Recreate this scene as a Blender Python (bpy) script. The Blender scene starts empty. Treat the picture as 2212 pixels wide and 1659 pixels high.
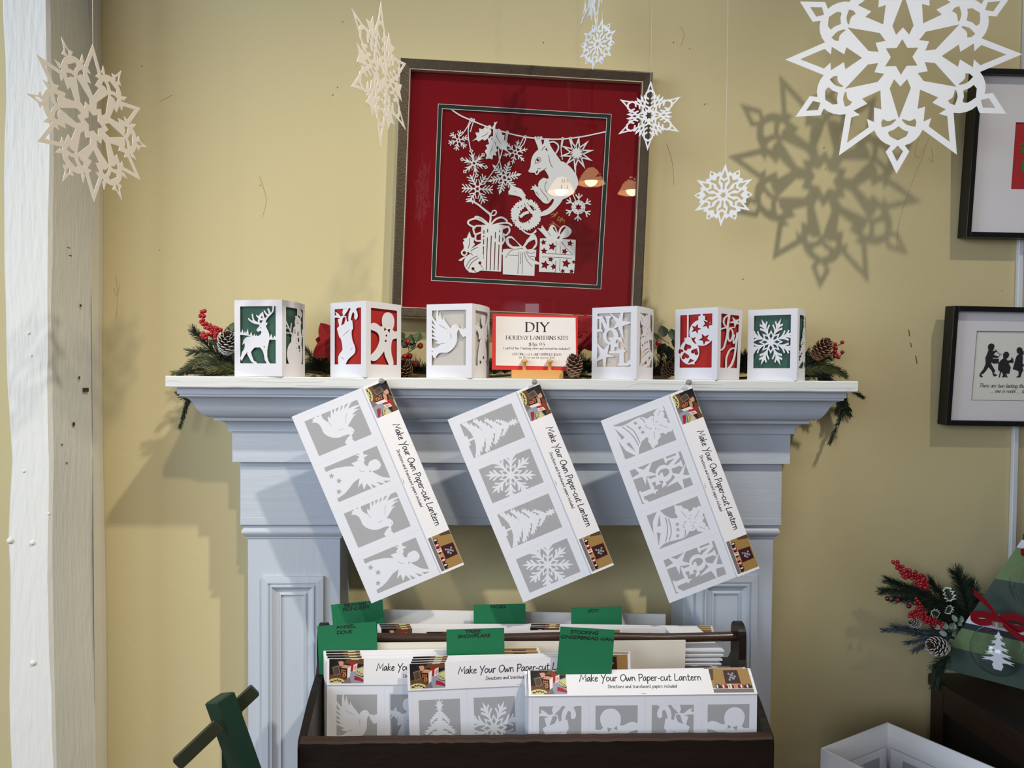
import bpy, math, random
from math import sin, cos, pi, radians, atan2, hypot, sqrt
from mathutils import Vector, Matrix
from mathutils.geometry import delaunay_2d_cdt
random.seed(7)
SC = bpy.context.scene
COL = SC.collection

# ---------------------------------------------------------------- camera
FPX, CXP, CYP = 1600.0, 1106.0, 829.5
CAM = Vector((-.04629, -1.27, 1.14921))
YAW, PITCH, ROLL, SHIFT = .03496, .02773, .00766, 33.566
_fw = Vector((sin(YAW), cos(YAW), 0)); _rt = Vector((cos(YAW), -sin(YAW), 0)); _up = Vector((0, 0, 1))
_f2 = _fw * cos(PITCH) - _up * sin(PITCH); _u2 = _up * cos(PITCH) + _fw * sin(PITCH)
RT = _rt * cos(ROLL) + _u2 * sin(ROLL); UP = _u2 * cos(ROLL) - _rt * sin(ROLL); FW = _f2
cam = bpy.data.cameras.new('camera'); cam_ob = bpy.data.objects.new('camera', cam); COL.objects.link(cam_ob)
cam.sensor_fit = 'HORIZONTAL'; cam.sensor_width = 36; cam.lens = FPX / 2212 * 36
cam.shift_y = SHIFT / 2212; cam.clip_start = .01
m3 = Matrix((RT, UP, -FW)).transposed()
cam_ob.matrix_world = Matrix.Translation(CAM) @ m3.to_4x4()
SC.camera = cam_ob

# ---------------------------------------------------------------- light and exposure
SC.view_settings.view_transform = 'Standard'; SC.view_settings.look = 'None'
SC.view_settings.gamma = 1; SC.view_settings.use_curve_mapping = False
SC.view_settings.exposure = 0.0
W = bpy.data.worlds.new('room_light'); SC.world = W; W.use_nodes = True
W.node_tree.nodes['Background'].inputs[0].default_value = (.82, .90, 1.0, 1)
W.node_tree.nodes['Background'].inputs[1].default_value = .175

def lamp(name, kind, loc, target, energy, color, **kw):
    d = bpy.data.lights.new(name, kind); d.energy = energy; d.color = color
    for k, v in kw.items(): setattr(d, k, v)
    o = bpy.data.objects.new(name, d); COL.objects.link(o); o.location = loc
    o.rotation_euler = (Vector(target) - Vector(loc)).to_track_quat('-Z', 'Y').to_euler()
    return o
# track spot high on the right, aimed at the mantel; beside it a weaker fill spot added to brighten the upper right wall
lamp('track_spot', 'SPOT', (1.34, -2.0, 3.72), (-.22, 0, .86), 345, (1, .92, .79), shadow_soft_size=.05, spot_size=radians(28), spot_blend=1)
lamp('right_wall_fill', 'SPOT', (1.36, -2.0, 3.72), (.70, 0, 1.42), 135, (1, .92, .76), shadow_soft_size=.05, spot_size=radians(17), spot_blend=1)
lamp('track_spot_far', 'SPOT', (.5, -2.4, 3.2), (-.64, 0, .98), 140, (1, .84, .58), shadow_soft_size=.06, spot_size=radians(28), spot_blend=1)
# daylight through the side window on the left and the shop window behind the camera, plus an added front-left fill without a window
lamp('side_window_light', 'AREA', (-2.9, -1.75, 1.75), (0, -.1, 1.1), 56, (.76, .87, 1.0), shape='RECTANGLE', size=1.2, size_y=1.7)
lamp('front_fill_light', 'AREA', (-2.3, -4.2, 1.8), (.1, 0, 1.05), 60, (.84, .91, 1.0), shape='RECTANGLE', size=2.0, size_y=1.5)
lamp('shop_window_light', 'AREA', (.26, -5.17, 1.40), (.26, 0, 1.3), 3.5, (.80, .86, 1.0), shape='RECTANGLE', size=.30, size_y=.80)

# ---------------------------------------------------------------- helpers
def un(px, py, y=None, x=None, z=None):
    """point of the place seen at a photograph pixel, on the plane y=, x= or z="""
    d = FW * FPX + RT * (px - CXP) - UP * (py - CYP - SHIFT)
    if y is not None: t = (y - CAM.y) / d.y
    elif x is not None: t = (x - CAM.x) / d.x
    else: t = (z - CAM.z) / d.z
    return CAM + d * t

def lin(c):
    c = c / 255.0
    return c / 12.92 if c <= .04045 else ((c + .055) / 1.055) ** 2.4

MATS = {}
def mat(name, rgb, rough=.6, var=.05, scale=30, bump=0, bscale=200, metal=0, spec=.4, coat=0, trans=0, emit=None, stretch=None, sheen=0, alpha=None):
    """plain paint / paper / wood material: base colour with soft procedural mottling, optional bump"""
    if name in MATS: return MATS[name]
    m = bpy.data.materials.new(name); m.use_nodes = True; nt = m.node_tree; N = nt.nodes; L = nt.links
    b = N['Principled BSDF']; col = tuple(lin(c) for c in rgb)
    b.inputs['Roughness'].default_value = rough; b.inputs['Metallic'].default_value = metal
    b.inputs['Specular IOR Level'].default_value = spec
    b.inputs['Coat Weight'].default_value = coat; b.inputs['Coat Roughness'].default_value = .12
    tc = N.new('ShaderNodeTexCoord'); mp = N.new('ShaderNodeMapping'); L.new(tc.outputs['Object'], mp.inputs[0])
    if stretch: mp.inputs['Scale'].default_value = stretch
    if var:
        no = N.new('ShaderNodeTexNoise'); no.inputs['Scale'].default_value = scale; no.inputs['Detail'].default_value = 5
        L.new(mp.outputs[0], no.inputs['Vector'])
        mx = N.new('ShaderNodeMix'); mx.data_type = 'RGBA'
        mx.inputs[6].default_value = tuple(max(0, c * (1 - var)) for c in col) + (1,)
        mx.inputs[7].default_value = tuple(min(1, c * (1 + var)) for c in col) + (1,)
        L.new(no.outputs[0], mx.inputs[0]); L.new(mx.outputs[2], b.inputs['Base Color'])
    else: b.inputs['Base Color'].default_value = col + (1,)
    if bump:
        n2 = N.new('ShaderNodeTexNoise'); n2.inputs['Scale'].default_value = bscale; n2.inputs['Detail'].default_value = 4
        L.new(mp.outputs[0], n2.inputs['Vector'])
        bp = N.new('ShaderNodeBump'); bp.inputs['Strength'].default_value = bump; bp.inputs['Distance'].default_value = .002
        L.new(n2.outputs[0], bp.inputs['Height']); L.new(bp.outputs[0], b.inputs['Normal'])
    if trans:   # thin translucent paper
        tr = N.new('ShaderNodeBsdfTranslucent'); ms = N.new('ShaderNodeMixShader'); ms.inputs[0].default_value = trans
        tr.inputs[0].default_value = col + (1,)
        L.new(b.outputs[0], ms.inputs[1]); L.new(tr.outputs[0], ms.inputs[2]); L.new(ms.outputs[0], N['Material Output'].inputs[0])
    if emit:
        b.inputs['Emission Color'].default_value = tuple(lin(c) for c in emit[:3]) + (1,); b.inputs['Emission Strength'].default_value = emit[3]
    MATS[name] = m
    return m

def glassmat(name, ior=1.45, tint=(255, 255, 255), k=1.0):
    if name in MATS: return MATS[name]
    m = bpy.data.materials.new(name); m.use_nodes = True; nt = m.node_tree; N = nt.nodes; L = nt.links
    N.remove(N['Principled BSDF'])
    fr = N.new('ShaderNodeFresnel'); fr.inputs[0].default_value = ior
    tr = N.new('ShaderNodeBsdfTransparent'); tr.inputs[0].default_value = tuple(lin(c) for c in tint) + (1,)
    gl = N.new('ShaderNodeBsdfGlossy'); gl.inputs['Roughness'].default_value = .01
    mu = N.new('ShaderNodeMath'); mu.operation = 'MULTIPLY'; mu.inputs[1].default_value = k
    ms = N.new('ShaderNodeMixShader'); L.new(fr.outputs[0], mu.inputs[0])
    ge = N.new('ShaderNodeNewGeometry'); sb = N.new('ShaderNodeMath'); sb.operation = 'SUBTRACT'; sb.inputs[0].default_value = 1; L.new(ge.outputs['Backfacing'], sb.inputs[1])
    m2 = N.new('ShaderNodeMath'); m2.operation = 'MULTIPLY'; L.new(mu.outputs[0], m2.inputs[0]); L.new(sb.outputs[0], m2.inputs[1]); L.new(m2.outputs[0], ms.inputs[0])
    L.new(tr.outputs[0], ms.inputs[1]); L.new(gl.outputs[0], ms.inputs[2]); L.new(ms.outputs[0], N['Material Output'].inputs[0])
    MATS[name] = m
    return m

class MB:
    """collects geometry for ONE mesh"""
    def __init__(s): s.v = []; s.f = []; s.m = []; s.smooth = []
    def add(s, vs, fs, mi=0, sm=False):
        o = len(s.v); s.v += [tuple(v) for v in vs]
        for f in fs: s.f.append(tuple(o + i for i in f)); s.m.append(mi); s.smooth.append(sm)
        return s
    def box(s, a, b, mi=0, bev=0):
        x0, y0, z0 = a; x1, y1, z1 = b
        if bev:
            c = bev; P = []
            for z, q in ((z0, c), (z0 + c, 0), (z1 - c, 0), (z1, c)):
                e = c
                if q: ring = [(x0 + e, y0 + q + 0), (x1 - e, y0 + q), (x1 - q, y0 + e), (x1 - q, y1 - e), (x1 - e, y1 - q), (x0 + e, y1 - q), (x0 + q, y1 - e), (x0 + q, y0 + e)]
                else: ring = [(x0 + e, y0), (x1 - e, y0), (x1, y0 + e), (x1, y1 - e), (x1 - e, y1), (x0 + e, y1), (x0, y1 - e), (x0, y0 + e)]
                P.append([(x, y, z) for x, y in ring])
            return s.rings(P, mi, cap=True)
        v = [(x0, y0, z0), (x1, y0, z0), (x1, y1, z0), (x0, y1, z0), (x0, y0, z1), (x1, y0, z1), (x1, y1, z1), (x0, y1, z1)]
        return s.add(v, [(0, 3, 2, 1), (4, 5, 6, 7), (0, 1, 5, 4), (1, 2, 6, 5), (2, 3, 7, 6), (3, 0, 4, 7)], mi)
    def rings(s, R, mi=0, cap=True, closed=True, sm=False):
        n = len(R[0]); vs = [p for r in R for p in r]; fs = []
        for k in range(len(R) - 1):
            for i in range(n if closed else n - 1):
                j = (i + 1) % n; fs.append((k * n + i, k * n + j, (k + 1) * n + j, (k + 1) * n + i))
        s.add(vs, fs, mi, sm)
        if cap: s.add(R[0], [tuple(range(n))[::-1]], mi); s.add(R[-1], [tuple(range(n))], mi)
        return s
    def tube(s, pts, r, n=8, mi=0, sm=True, r2=None, cap=True):
        pts = [Vector(p) for p in pts]; R = []
        up = Vector((0, 0, 1))
        for i, p in enumerate(pts):
            d = (pts[min(i + 1, len(pts) - 1)] - pts[max(i - 1, 0)]).normalized()
            a = d.cross(up if abs(d.z) < .95 else Vector((1, 0, 0))).normalized(); b = a.cross(d)
            rr = r[i] if isinstance(r, (list, tuple)) else (r if r2 is None else r + (r2 - r) * i / (len(pts) - 1))
            R.append([p + a * cos(2 * pi * k / n) * rr + b * sin(2 * pi * k / n) * rr for k in range(n)])
        return s.rings(R, mi, cap, sm=sm)
    def lathe(s, prof, n=24, mi=0, sm=True, cap=False):
        return s.rings([[(r * cos(2 * pi * k / n), r * sin(2 * pi * k / n), z) for k in range(n)] for r, z in prof], mi, cap, sm=sm)
    def sphere(s, c, r, n=10, m=7, mi=0, sz=1):
        R = [[(c[0] + r * sin(pi * j / m) * cos(2 * pi * k / n), c[1] + r * sin(pi * j / m) * sin(2 * pi * k / n), c[2] - r * sz * cos(pi * j / m)) for k in range(n)] for j in range(1, m)]
        s.rings(R, mi, False, sm=True)
        o = len(s.v) - n * (m - 1); s.v += [(c[0], c[1], c[2] - r * sz), (c[0], c[1], c[2] + r * sz)]; e = len(s.v)
        for k in range(n):
            s.f += [(o + (k + 1) % n, o + k, e - 2), (o + n * (m - 2) + k, o + n * (m - 2) + (k + 1) % n, e - 1)]; s.m += [mi, mi]; s.smooth += [True, True]
        return s
    def xf(s, M):
        s.v = [tuple(M @ Vector(v)) for v in s.v]; return s
    def merge(s, o):
        k = len(s.v); s.v += o.v; s.f += [tuple(k + i for i in f) for f in o.f]; s.m += o.m; s.smooth += o.smooth; return s
    def mesh(s, name, mats):
        me = bpy.data.meshes.new(name); me.from_pydata(s.v, [], s.f)
        for m in (mats if isinstance(mats, (list, tuple)) else [mats]): me.materials.append(m)
        me.polygons.foreach_set('material_index', s.m); me.polygons.foreach_set('use_smooth', s.smooth); me.update()
        return me

def obj(name, g, mats=None, parent=None, loc=(0, 0, 0), rot=(0, 0, 0)):
    me = g.mesh(name, mats) if isinstance(g, MB) else g
    o = bpy.data.objects.new(name, me); COL.objects.link(o); o.location = loc; o.rotation_euler = rot
    if parent: o.parent = parent
    return o
def tag(o, label, cat, group=None, kind=None):
    if label: o['label'] = label
    if cat: o['category'] = cat
    if group: o['group'] = group
    if kind: o['kind'] = kind
    return o
def thing(name, label, cat, loc=(0, 0, 0), rot=(0, 0, 0), group=None):
    o = bpy.data.objects.new(name, None); COL.objects.link(o); o.empty_display_size = .02
    o.location = loc; o.rotation_euler = rot
    return tag(o, label, cat, group)
def struct(name, g, mats, **k):
    o = obj(name, g, mats, **k); o['kind'] = 'structure'; return o
def dup(root, loc, rot=None, label=None, group=None):
    r = root.copy(); COL.objects.link(r); r.location = loc
    if rot is not None: r.rotation_euler = rot
    if label: r['label'] = label
    if group: r['group'] = group
    for ch in list(root.children):
        c = ch.copy(); COL.objects.link(c); c.parent = r
        for g in list(ch.children):
            d = g.copy(); COL.objects.link(d); d.parent = c
    return r

# ---------------------------------------------------------------- flat cut-paper engine
def winding(p, poly):
    x, y = p; w = 0; x0, y0 = poly[-1]
    for x1, y1 in poly:
        if y0 <= y:
            if y1 > y and (x1 - x0) * (y - y0) - (x - x0) * (y1 - y0) > 0: w += 1
        elif y1 <= y and (x1 - x0) * (y - y0) - (x - x0) * (y1 - y0) < 0: w -= 1
        x0, y0 = x1, y1
    return w
def cut(layers, grid=(), eps=1e-6, clip=None):
    """painter's list of (loop, id): the last loop over a spot decides which paper (id >= 0) or hole (-1) is there -> verts, [(tri, id)]"""
    V = []; E = []; LL = []
    for loop, i in layers:
        if len(loop) < 3: continue
        o = len(V); n = len(loop); V += [Vector((p[0], p[1])) for p in loop]; E += [(o + k, o + (k + 1) % n) for k in range(n)]
        xs = [p[0] for p in loop]; ys = [p[1] for p in loop]
        LL.append((loop, i, min(xs), max(xs), min(ys), max(ys)))
    if clip:
        o = len(V); V += [Vector(p) for p in clip]; E += [(o + k, o + (k + 1) % len(clip)) for k in range(len(clip))]
    for a, b in grid:
        o = len(V); V += [Vector(a), Vector(b)]; E.append((o, o + 1))
    vo, eo, fo, _, _, _ = delaunay_2d_cdt(V, E, [], 0, eps)
    out = []; LL.reverse()
    for f in fo:
        cx = sum(vo[k].x for k in f) / len(f); cy = sum(vo[k].y for k in f) / len(f)
        if clip and not winding((cx, cy), clip): continue
        for loop, i, x0, x1, y0, y1 in LL:
            if x0 <= cx <= x1 and y0 <= cy <= y1 and winding((cx, cy), loop):
                if i >= 0: out.append((f, i))
                break
    return vo, out
def sheet(layers, t=.0004, grid=(), mp=None, side=0, back=True, eps=1e-6, clip=None):
    """cut paper with thickness as MB: local (u, 0, v), front towards -y; mp(u, w, v) bends it"""
    vo, fs = cut(layers, grid, eps, clip)
    mp = mp or (lambda u, w, v: (u, w, v)); g = MB(); n = len(vo)
    edges = {}
    for f, i in fs:
        for k in range(len(f)):
            a, b = f[k], f[(k + 1) % len(f)]; edges[(a, b)] = i
    used = sorted({k for f, _ in fs for k in f}); ix = {k: j for j, k in enumerate(used)}; m = len(used)
    g.v = [mp(vo[k].x, 0, vo[k].y) for k in used]
    for f, i in fs: g.f.append(tuple(ix[k] for k in f)); g.m.append(i); g.smooth.append(False)
    if t:
        g.v += [mp(vo[k].x, t, vo[k].y) for k in used]
        if back:
            for f, i in fs: g.f.append(tuple(m + ix[k] for k in reversed(f))); g.m.append(side if side is not None else i); g.smooth.append(False)
        for (a, b), i in edges.items():
            if (b, a) not in edges:
                g.f.append((ix[b], ix[a], m + ix[a], m + ix[b])); g.m.append(side if side is not None else i); g.smooth.append(False)
    return g
def solid(lst):
    """same id everywhere merges by construction"""
    return lst

def cat(pts, n=5, closed=False):
    """Catmull-Rom through the points"""
    P = list(pts); out = []; N = len(P)
    for i in range(N if closed else N - 1):
        p0 = P[(i - 1) % N] if closed or i > 0 else P[0]; p1 = P[i]; p2 = P[(i + 1) % N]; p3 = P[(i + 2) % N] if closed or i + 2 < N else P[-1]
        for k in range(n):
            t = k / n; t2 = t * t; t3 = t2 * t
            out.append(tuple(.5 * (2 * p1[j] + (p2[j] - p0[j]) * t + (2 * p0[j] - 5 * p1[j] + 4 * p2[j] - p3[j]) * t2 + (3 * p1[j] - p0[j] - 3 * p2[j] + p3[j]) * t3) for j in range(len(p1))))
    if not closed: out.append(tuple(P[-1]))
    return out
def stroke(pts, w, nib=None, taper=False, w2=None):
    """polyline -> outline polygon; nib = angle gives a broad-pen contrast"""
    P = [p for i, p in enumerate(pts) if i == 0 or hypot(p[0] - pts[i - 1][0], p[1] - pts[i - 1][1]) > 1e-9]
    if len(P) < 2: return []
    A = []; B = []; N = len(P)
    for i, p in enumerate(P):
        q0 = P[max(i - 1, 0)]; q1 = P[min(i + 1, N - 1)]
        d0 = Vector((p[0] - q0[0], p[1] - q0[1])); d1 = Vector((q1[0] - p[0], q1[1] - p[1]))
        if i == 0: d0 = d1
        if i == N - 1: d1 = d0
        d0 = d0.normalized(); d1 = d1.normalized(); d = d0 + d1
        if d.length < .2: d = d1.copy()
        d.normalize(); c = max(.5, abs(d.dot(d1)))
        h = w / 2
        if w2 is not None: h = (w + (w2 - w) * i / (N - 1)) / 2
        if nib is not None: h *= max(.32, abs(sin(atan2(d.y, d.x) - nib)))
        if taper: h *= max(.12, sin(pi * (.08 + .84 * i / (N - 1))))
        h = h / c; nx, ny = -d.y * h, d.x * h
        ex = 0
        if i == 0: ex = -w * .3
        if i == N - 1: ex = w * .3
        if taper: ex = 0
        A.append((p[0] + nx + d.x * ex, p[1] + ny + d.y * ex)); B.append((p[0] - nx + d.x * ex, p[1] - ny + d.y * ex))
    return A + B[::-1]
def circ(x, y, r, n=12, ry=None): return [(x + r * cos(2 * pi * k / n), y + (ry or r) * sin(2 * pi * k / n)) for k in range(n)]
def star(x, y, r, n=5, k=.4, a=90): return [(x + (r if i % 2 == 0 else r * k) * cos(radians(a) + pi * i / n), y + (r if i % 2 == 0 else r * k) * sin(radians(a) + pi * i / n)) for i in range(2 * n)]
def rect(x0, y0, x1, y1): return [(x0, y0), (x1, y0), (x1, y1), (x0, y1)]
def heart(x, y, r, a=0):
    P = []
    for k in range(16):
        t = 2 * pi * k / 16; hx = 16 * sin(t) ** 3 / 17; hy = (13 * cos(t) - 5 * cos(2 * t) - 2 * cos(3 * t) - cos(4 * t)) / 17
        P.append((x + r * (hx * cos(a) - hy * sin(a)), y + r * (hx * sin(a) + hy * cos(a))))
    return P
def hom(src, dst):
    """homography taking the 4 src points to the 4 dst points"""
    A = []; B = []
    for (x, y), (u, v) in zip(src, dst):
        A.append([x, y, 1, 0, 0, 0, -u * x, -u * y]); B.append(u); A.append([0, 0, 0, x, y, 1, -v * x, -v * y]); B.append(v)
    n = 8
    for i in range(n):
        p = max(range(i, n), key=lambda r: abs(A[r][i])); A[i], A[p] = A[p], A[i]; B[i], B[p] = B[p], B[i]
        for r in range(n):
            if r != i:
                k = A[r][i] / A[i][i]
                if k: A[r] = [a - k * b for a, b in zip(A[r], A[i])]; B[r] -= k * B[i]
    h = [B[i] / A[i][i] for i in range(n)]
    def f(p):
        w = h[6] * p[0] + h[7] * p[1] + 1
        return ((h[0] * p[0] + h[1] * p[1] + h[2]) / w, (h[3] * p[0] + h[4] * p[1] + h[5]) / w)
    return f
UNIT = [(0, 1), (1, 1), (1, 0), (0, 0)]     # TL TR BR BL
def mapl(layers, f): return [([f(p) for p in l], i) for l, i in layers]
def boxmap(x0, y0, w, h, flip=False): return lambda p: ((x0 + w * (1 - p[0] if flip else p[0])), y0 + h * p[1])
# ---------------------------------------------------------------- lettering (pen strokes on a unit cap height)
def G(adv, *st): return (adv, st)
# 'c' first = smooth curve
HAND = {
 'M': G(1.0, [(.0,.0),(.2,1),(.48,.3),(.85,1),(.88,.0)]), 'Y': G(.7, [(.02,.95),(.3,.45)], [(.7,1.02),(.42,.5),(.2,-.3)]),
 'O': G(.8, ['c',(.5,.98),(.15,.8),(.05,.35),(.3,.0),(.65,.2),(.78,.65),(.55,.95),(.42,.93)]), 'P': G(.62, [(.1,.95),(.08,-.05)], ['c',(.02,.95),(.45,.98),(.58,.72),(.4,.48),(.1,.42)]),
 'L': G(.66, ['c',(.12,1),(.08,.5),(.08,.05),(.3,.03),(.62,.1)]), 'D': G(.75, [(.15,.95),(.12,.02)], ['c',(.03,.95),(.5,.9),(.7,.5),(.5,.1),(.08,.02)]),
 'a': G(.55, ['c',(.45,.5),(.28,.6),(.06,.35),(.1,.05),(.28,.1),(.44,.5),(.44,.2),(.52,.02)]), 'k': G(.55, [(.1,1),(.08,.0)], ['c',(.42,.58),(.12,.32),(.25,.22),(.48,.02)]),
 'e': G(.5, ['c',(.08,.3),(.3,.36),(.4,.48),(.25,.6),(.08,.38),(.1,.1),(.25,.02),(.45,.12)]), 'o': G(.55, ['c',(.3,.6),(.1,.5),(.06,.2),(.22,.02),(.45,.2),(.46,.46),(.28,.6)]),
 'u': G(.6, ['c',(.08,.58),(.08,.2),(.2,.03),(.38,.2),(.48,.58),(.48,.2),(.56,.02)]), 'r': G(.45, [(.1,.58),(.1,.0)], ['c',(.1,.35),(.22,.55),(.4,.55)]),
 'w': G(.78, ['c',(.05,.58),(.12,.1),(.22,.05),(.38,.45),(.46,.08),(.56,.08),(.72,.6)]), 'n': G(.6, [(.08,.58),(.08,.0)], ['c',(.08,.3),(.22,.55),(.4,.52),(.46,.2),(.54,.02)]),
 'p': G(.55, [(.1,.6),(.08,-.38)], ['c',(.1,.45),(.3,.62),(.46,.45),(.4,.15),(.1,.06)]), '-': G(.4, [(.05,.32),(.34,.34)]),
 'c': G(.5, ['c',(.42,.5),(.25,.6),(.06,.35),(.12,.06),(.28,.02),(.46,.12)]), 't': G(.48, ['c',(.2,.9),(.18,.4),(.2,.05),(.32,.02),(.44,.1)], [(.02,.6),(.42,.62)]),
 'i': G(.28, [(.12,.56),(.12,.02)], [(.13,.78),(.15,.84)]), 's': G(.45, ['c',(.38,.52),(.2,.6),(.1,.46),(.32,.25),(.3,.06),(.05,.06)]),
 'd': G(.58, ['c',(.44,.48),(.26,.58),(.06,.32),(.12,.04),(.3,.1),(.46,.45)], [(.48,1),(.46,.3),(.52,.02)]), 'l': G(.28, [(.12,1),(.12,.02)]),
 'h': G(.58, [(.1,1),(.08,.0)], ['c',(.08,.3),(.25,.56),(.42,.5),(.46,.02)]), 'b': G(.56, [(.1,1),(.1,.05)], ['c',(.1,.4),(.3,.6),(.48,.4),(.4,.08),(.1,.05)]),
 'g': G(.56, ['c',(.44,.5),(.26,.6),(.06,.35),(.12,.06),(.3,.1),(.44,.5)], ['c',(.46,.58),(.46,-.1),(.36,-.35),(.1,-.32)]), 'm': G(.85, [(.08,.58),(.08,.0)], ['c',(.08,.3),(.2,.56),(.36,.5),(.38,.0)], ['c',(.38,.3),(.52,.56),(.7,.5),(.74,.02)]),
 'f': G(.4, ['c',(.4,.95),(.26,1),(.16,.8),(.16,.0)], [(.02,.56),(.36,.58)]), 'y': G(.55, [(.05,.58),(.26,.05)], ['c',(.48,.58),(.26,.0),(.12,-.36),(.0,-.34)]),
 "'": G(.2, [(.1,1),(.08,.78)]), '.': G(.25, [(.08,.0),(.12,.03)]), '(': G(.35, ['c',(.28,1.05),(.1,.7),(.1,.2),(.28,-.15)]), ')': G(.35, ['c',(.08,1.05),(.26,.7),(.26,.2),(.08,-.15)]),
}
CAPS = {
 'A': G(.85, [(.05,0),(.42,1),(.8,0)], [(.2,.36),(.66,.36)]), 'B': G(.7, [(.12,0),(.12,1)], ['c',(.12,1),(.5,.98),(.56,.76),(.42,.55),(.12,.53)], ['c',(.12,.53),(.52,.52),(.64,.26),(.5,.03),(.12,0)]),
 'C': G(.8, ['c',(.74,.84),(.5,1),(.2,.85),(.08,.5),(.2,.14),(.5,0),(.75,.15)]), 'D': G(.88, [(.12,0),(.12,1)], ['c',(.1,1),(.5,.97),(.78,.75),(.8,.35),(.55,.04),(.1,0)]),
 'E': G(.66, [(.12,0),(.12,1)], [(.12,1),(.58,1)], [(.12,.52),(.48,.52)], [(.12,0),(.6,0)]), 'F': G(.62, [(.12,0),(.12,1)], [(.12,1),(.58,1)], [(.12,.52),(.48,.52)]),
 'G': G(.85, ['c',(.74,.84),(.5,1),(.2,.85),(.08,.5),(.2,.14),(.5,0),(.72,.1)], [(.73,.1),(.73,.42)], [(.5,.42),(.75,.42)]), 'H': G(.88, [(.12,0),(.12,1)], [(.74,0),(.74,1)], [(.12,.52),(.74,.52)]),
 'I': G(.34, [(.16,0),(.16,1)]), 'J': G(.5, ['c',(.34,1),(.34,.5),(.3,.08),(.12,-.04),(.0,.1)]), 'K': G(.8, [(.12,0),(.12,1)], [(.66,1),(.14,.5)], [(.3,.6),(.74,0)]),
 'L': G(.64, [(.12,1),(.12,0)], [(.12,0),(.6,0)]), 'M': G(1.05, [(.1,0),(.18,1),(.52,.1),(.86,1),(.94,0)]), 'N': G(.9, [(.12,0),(.12,1)], [(.12,1),(.76,.02)], [(.76,0),(.76,1)]),
 'O': G(.95, ['c',(.46,1),(.16,.86),(.07,.5),(.18,.12),(.48,0),(.78,.14),(.87,.5),(.76,.88),(.46,1)]), 'P': G(.68, [(.12,0),(.12,1)], ['c',(.12,1),(.5,.98),(.62,.74),(.48,.5),(.12,.46)]),
 'R': G(.76, [(.12,0),(.12,1)], ['c',(.12,1),(.5,.98),(.6,.76),(.46,.54),(.12,.5)], [(.36,.52),(.74,0)]), 'S': G(.62, ['c',(.52,.86),(.34,1),(.12,.88),(.14,.64),(.36,.5),(.54,.32),(.46,.08),(.24,0),(.06,.14)]),
 'T': G(.74, [(.36,0),(.36,1)], [(.04,1),(.68,1)]), 'U': G(.85, ['c',(.12,1),(.12,.4),(.2,.08),(.42,0),(.66,.1),(.72,.45),(.72,1)]), 'V': G(.82, [(.04,1),(.4,0),(.78,1)]), 'W': G(1.15, [(.04,1),(.3,0),(.56,1),(.84,0),(1.1,1)]),
 'Y': G(.8, [(.04,1),(.4,.5)], [(.76,1),(.4,.5)], [(.4,.5),(.4,0)]), ' ': G(.4), 'X': G(.8, [(.05,1),(.75,0)], [(.72,1),(.05,0)]),
 '$': G(.6, ['c',(.5,.8),(.32,.92),(.12,.8),(.14,.62),(.34,.5),(.5,.34),(.42,.12),(.24,.07),(.06,.2)], [(.3,1.05),(.3,-.08)]), '1': G(.45, [(.24,0),(.24,1)], [(.24,1),(.08,.84)]),
 '2': G(.58, ['c',(.08,.78),(.2,.98),(.44,.92),(.46,.64),(.26,.3),(.06,.02)], [(.06,.02),(.54,.02)]), '3': G(.55, ['c',(.1,.9),(.3,1),(.46,.8),(.22,.54),(.48,.4),(.4,.06),(.08,.04)]), '4': G(.6, [(.4,0),(.4,1),(.05,.3),(.56,.3)]), '5': G(.56, [(.46,1),(.16,1),(.12,.58)], ['c',(.12,.58),(.38,.6),(.5,.34),(.38,.06),(.08,.04)]),
 '6': G(.58, ['c',(.46,.96),(.2,.76),(.08,.38),(.2,.04),(.42,.06),(.5,.3),(.36,.54),(.1,.36)]), '9': G(.58, ['c',(.1,.04),(.36,.24),(.48,.62),(.36,.96),(.14,.94),(.06,.7),(.2,.46),(.46,.62)]), '.': G(.28, [(.1,0),(.14,.04)]),
}
def text(s, x, y, h, w, font='caps', nib=None, serif=False, track=0, slant=0, id=1, align='l', jit=0, curve=4, sx=1.0):
    """stroked lettering -> layers; cap height h, pen width w"""
    rnd = random.Random(len(s) * 7 + int(h * 1e5)); out = []; pen = 0; GL = []
    for ch in s:
        if font == 'hand': g = HAND.get(ch) or CAPS.get(ch)
        else: g = CAPS.get(ch) or HAND.get(ch)
        if g is None: g = (.4, ())
        GL.append((pen, g, ch)); pen += (g[0] + track) * sx
    off = x - (pen * h / 2 if align == 'c' else pen * h if align == 'r' else 0)
    for p0, g, ch in GL:
        dy = rnd.uniform(-jit, jit); rot = rnd.uniform(-jit, jit)
        def T(p):
            a = p[0] * sx; b = p[1]
            a, b = a + b * (slant + rot), b + dy
            return (off + (p0 + a) * h, y + b * h)
        for st in g[1]:
            if st[0] == 'c': P = cat(st[1:], curve)
            else: P = list(st)
            Q = [T(p) for p in P]
            l = stroke(Q, w, nib)
            if l: out.append((l, id))
            if serif and ch.isupper():
                for e, e2 in ((P[0], P[1]), (P[-1], P[-2])):
                    if (abs(e[1]) < .05 or abs(e[1] - 1) < .05) and abs(e[1] - e2[1]) > abs(e[0] - e2[0]) * .6 and st[0] != 'c':
                        a = T((e[0] - .13, e[1])); b = T((e[0] + .13, e[1])); out.append((stroke([a, b], w * .38), id))
    return out

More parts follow.
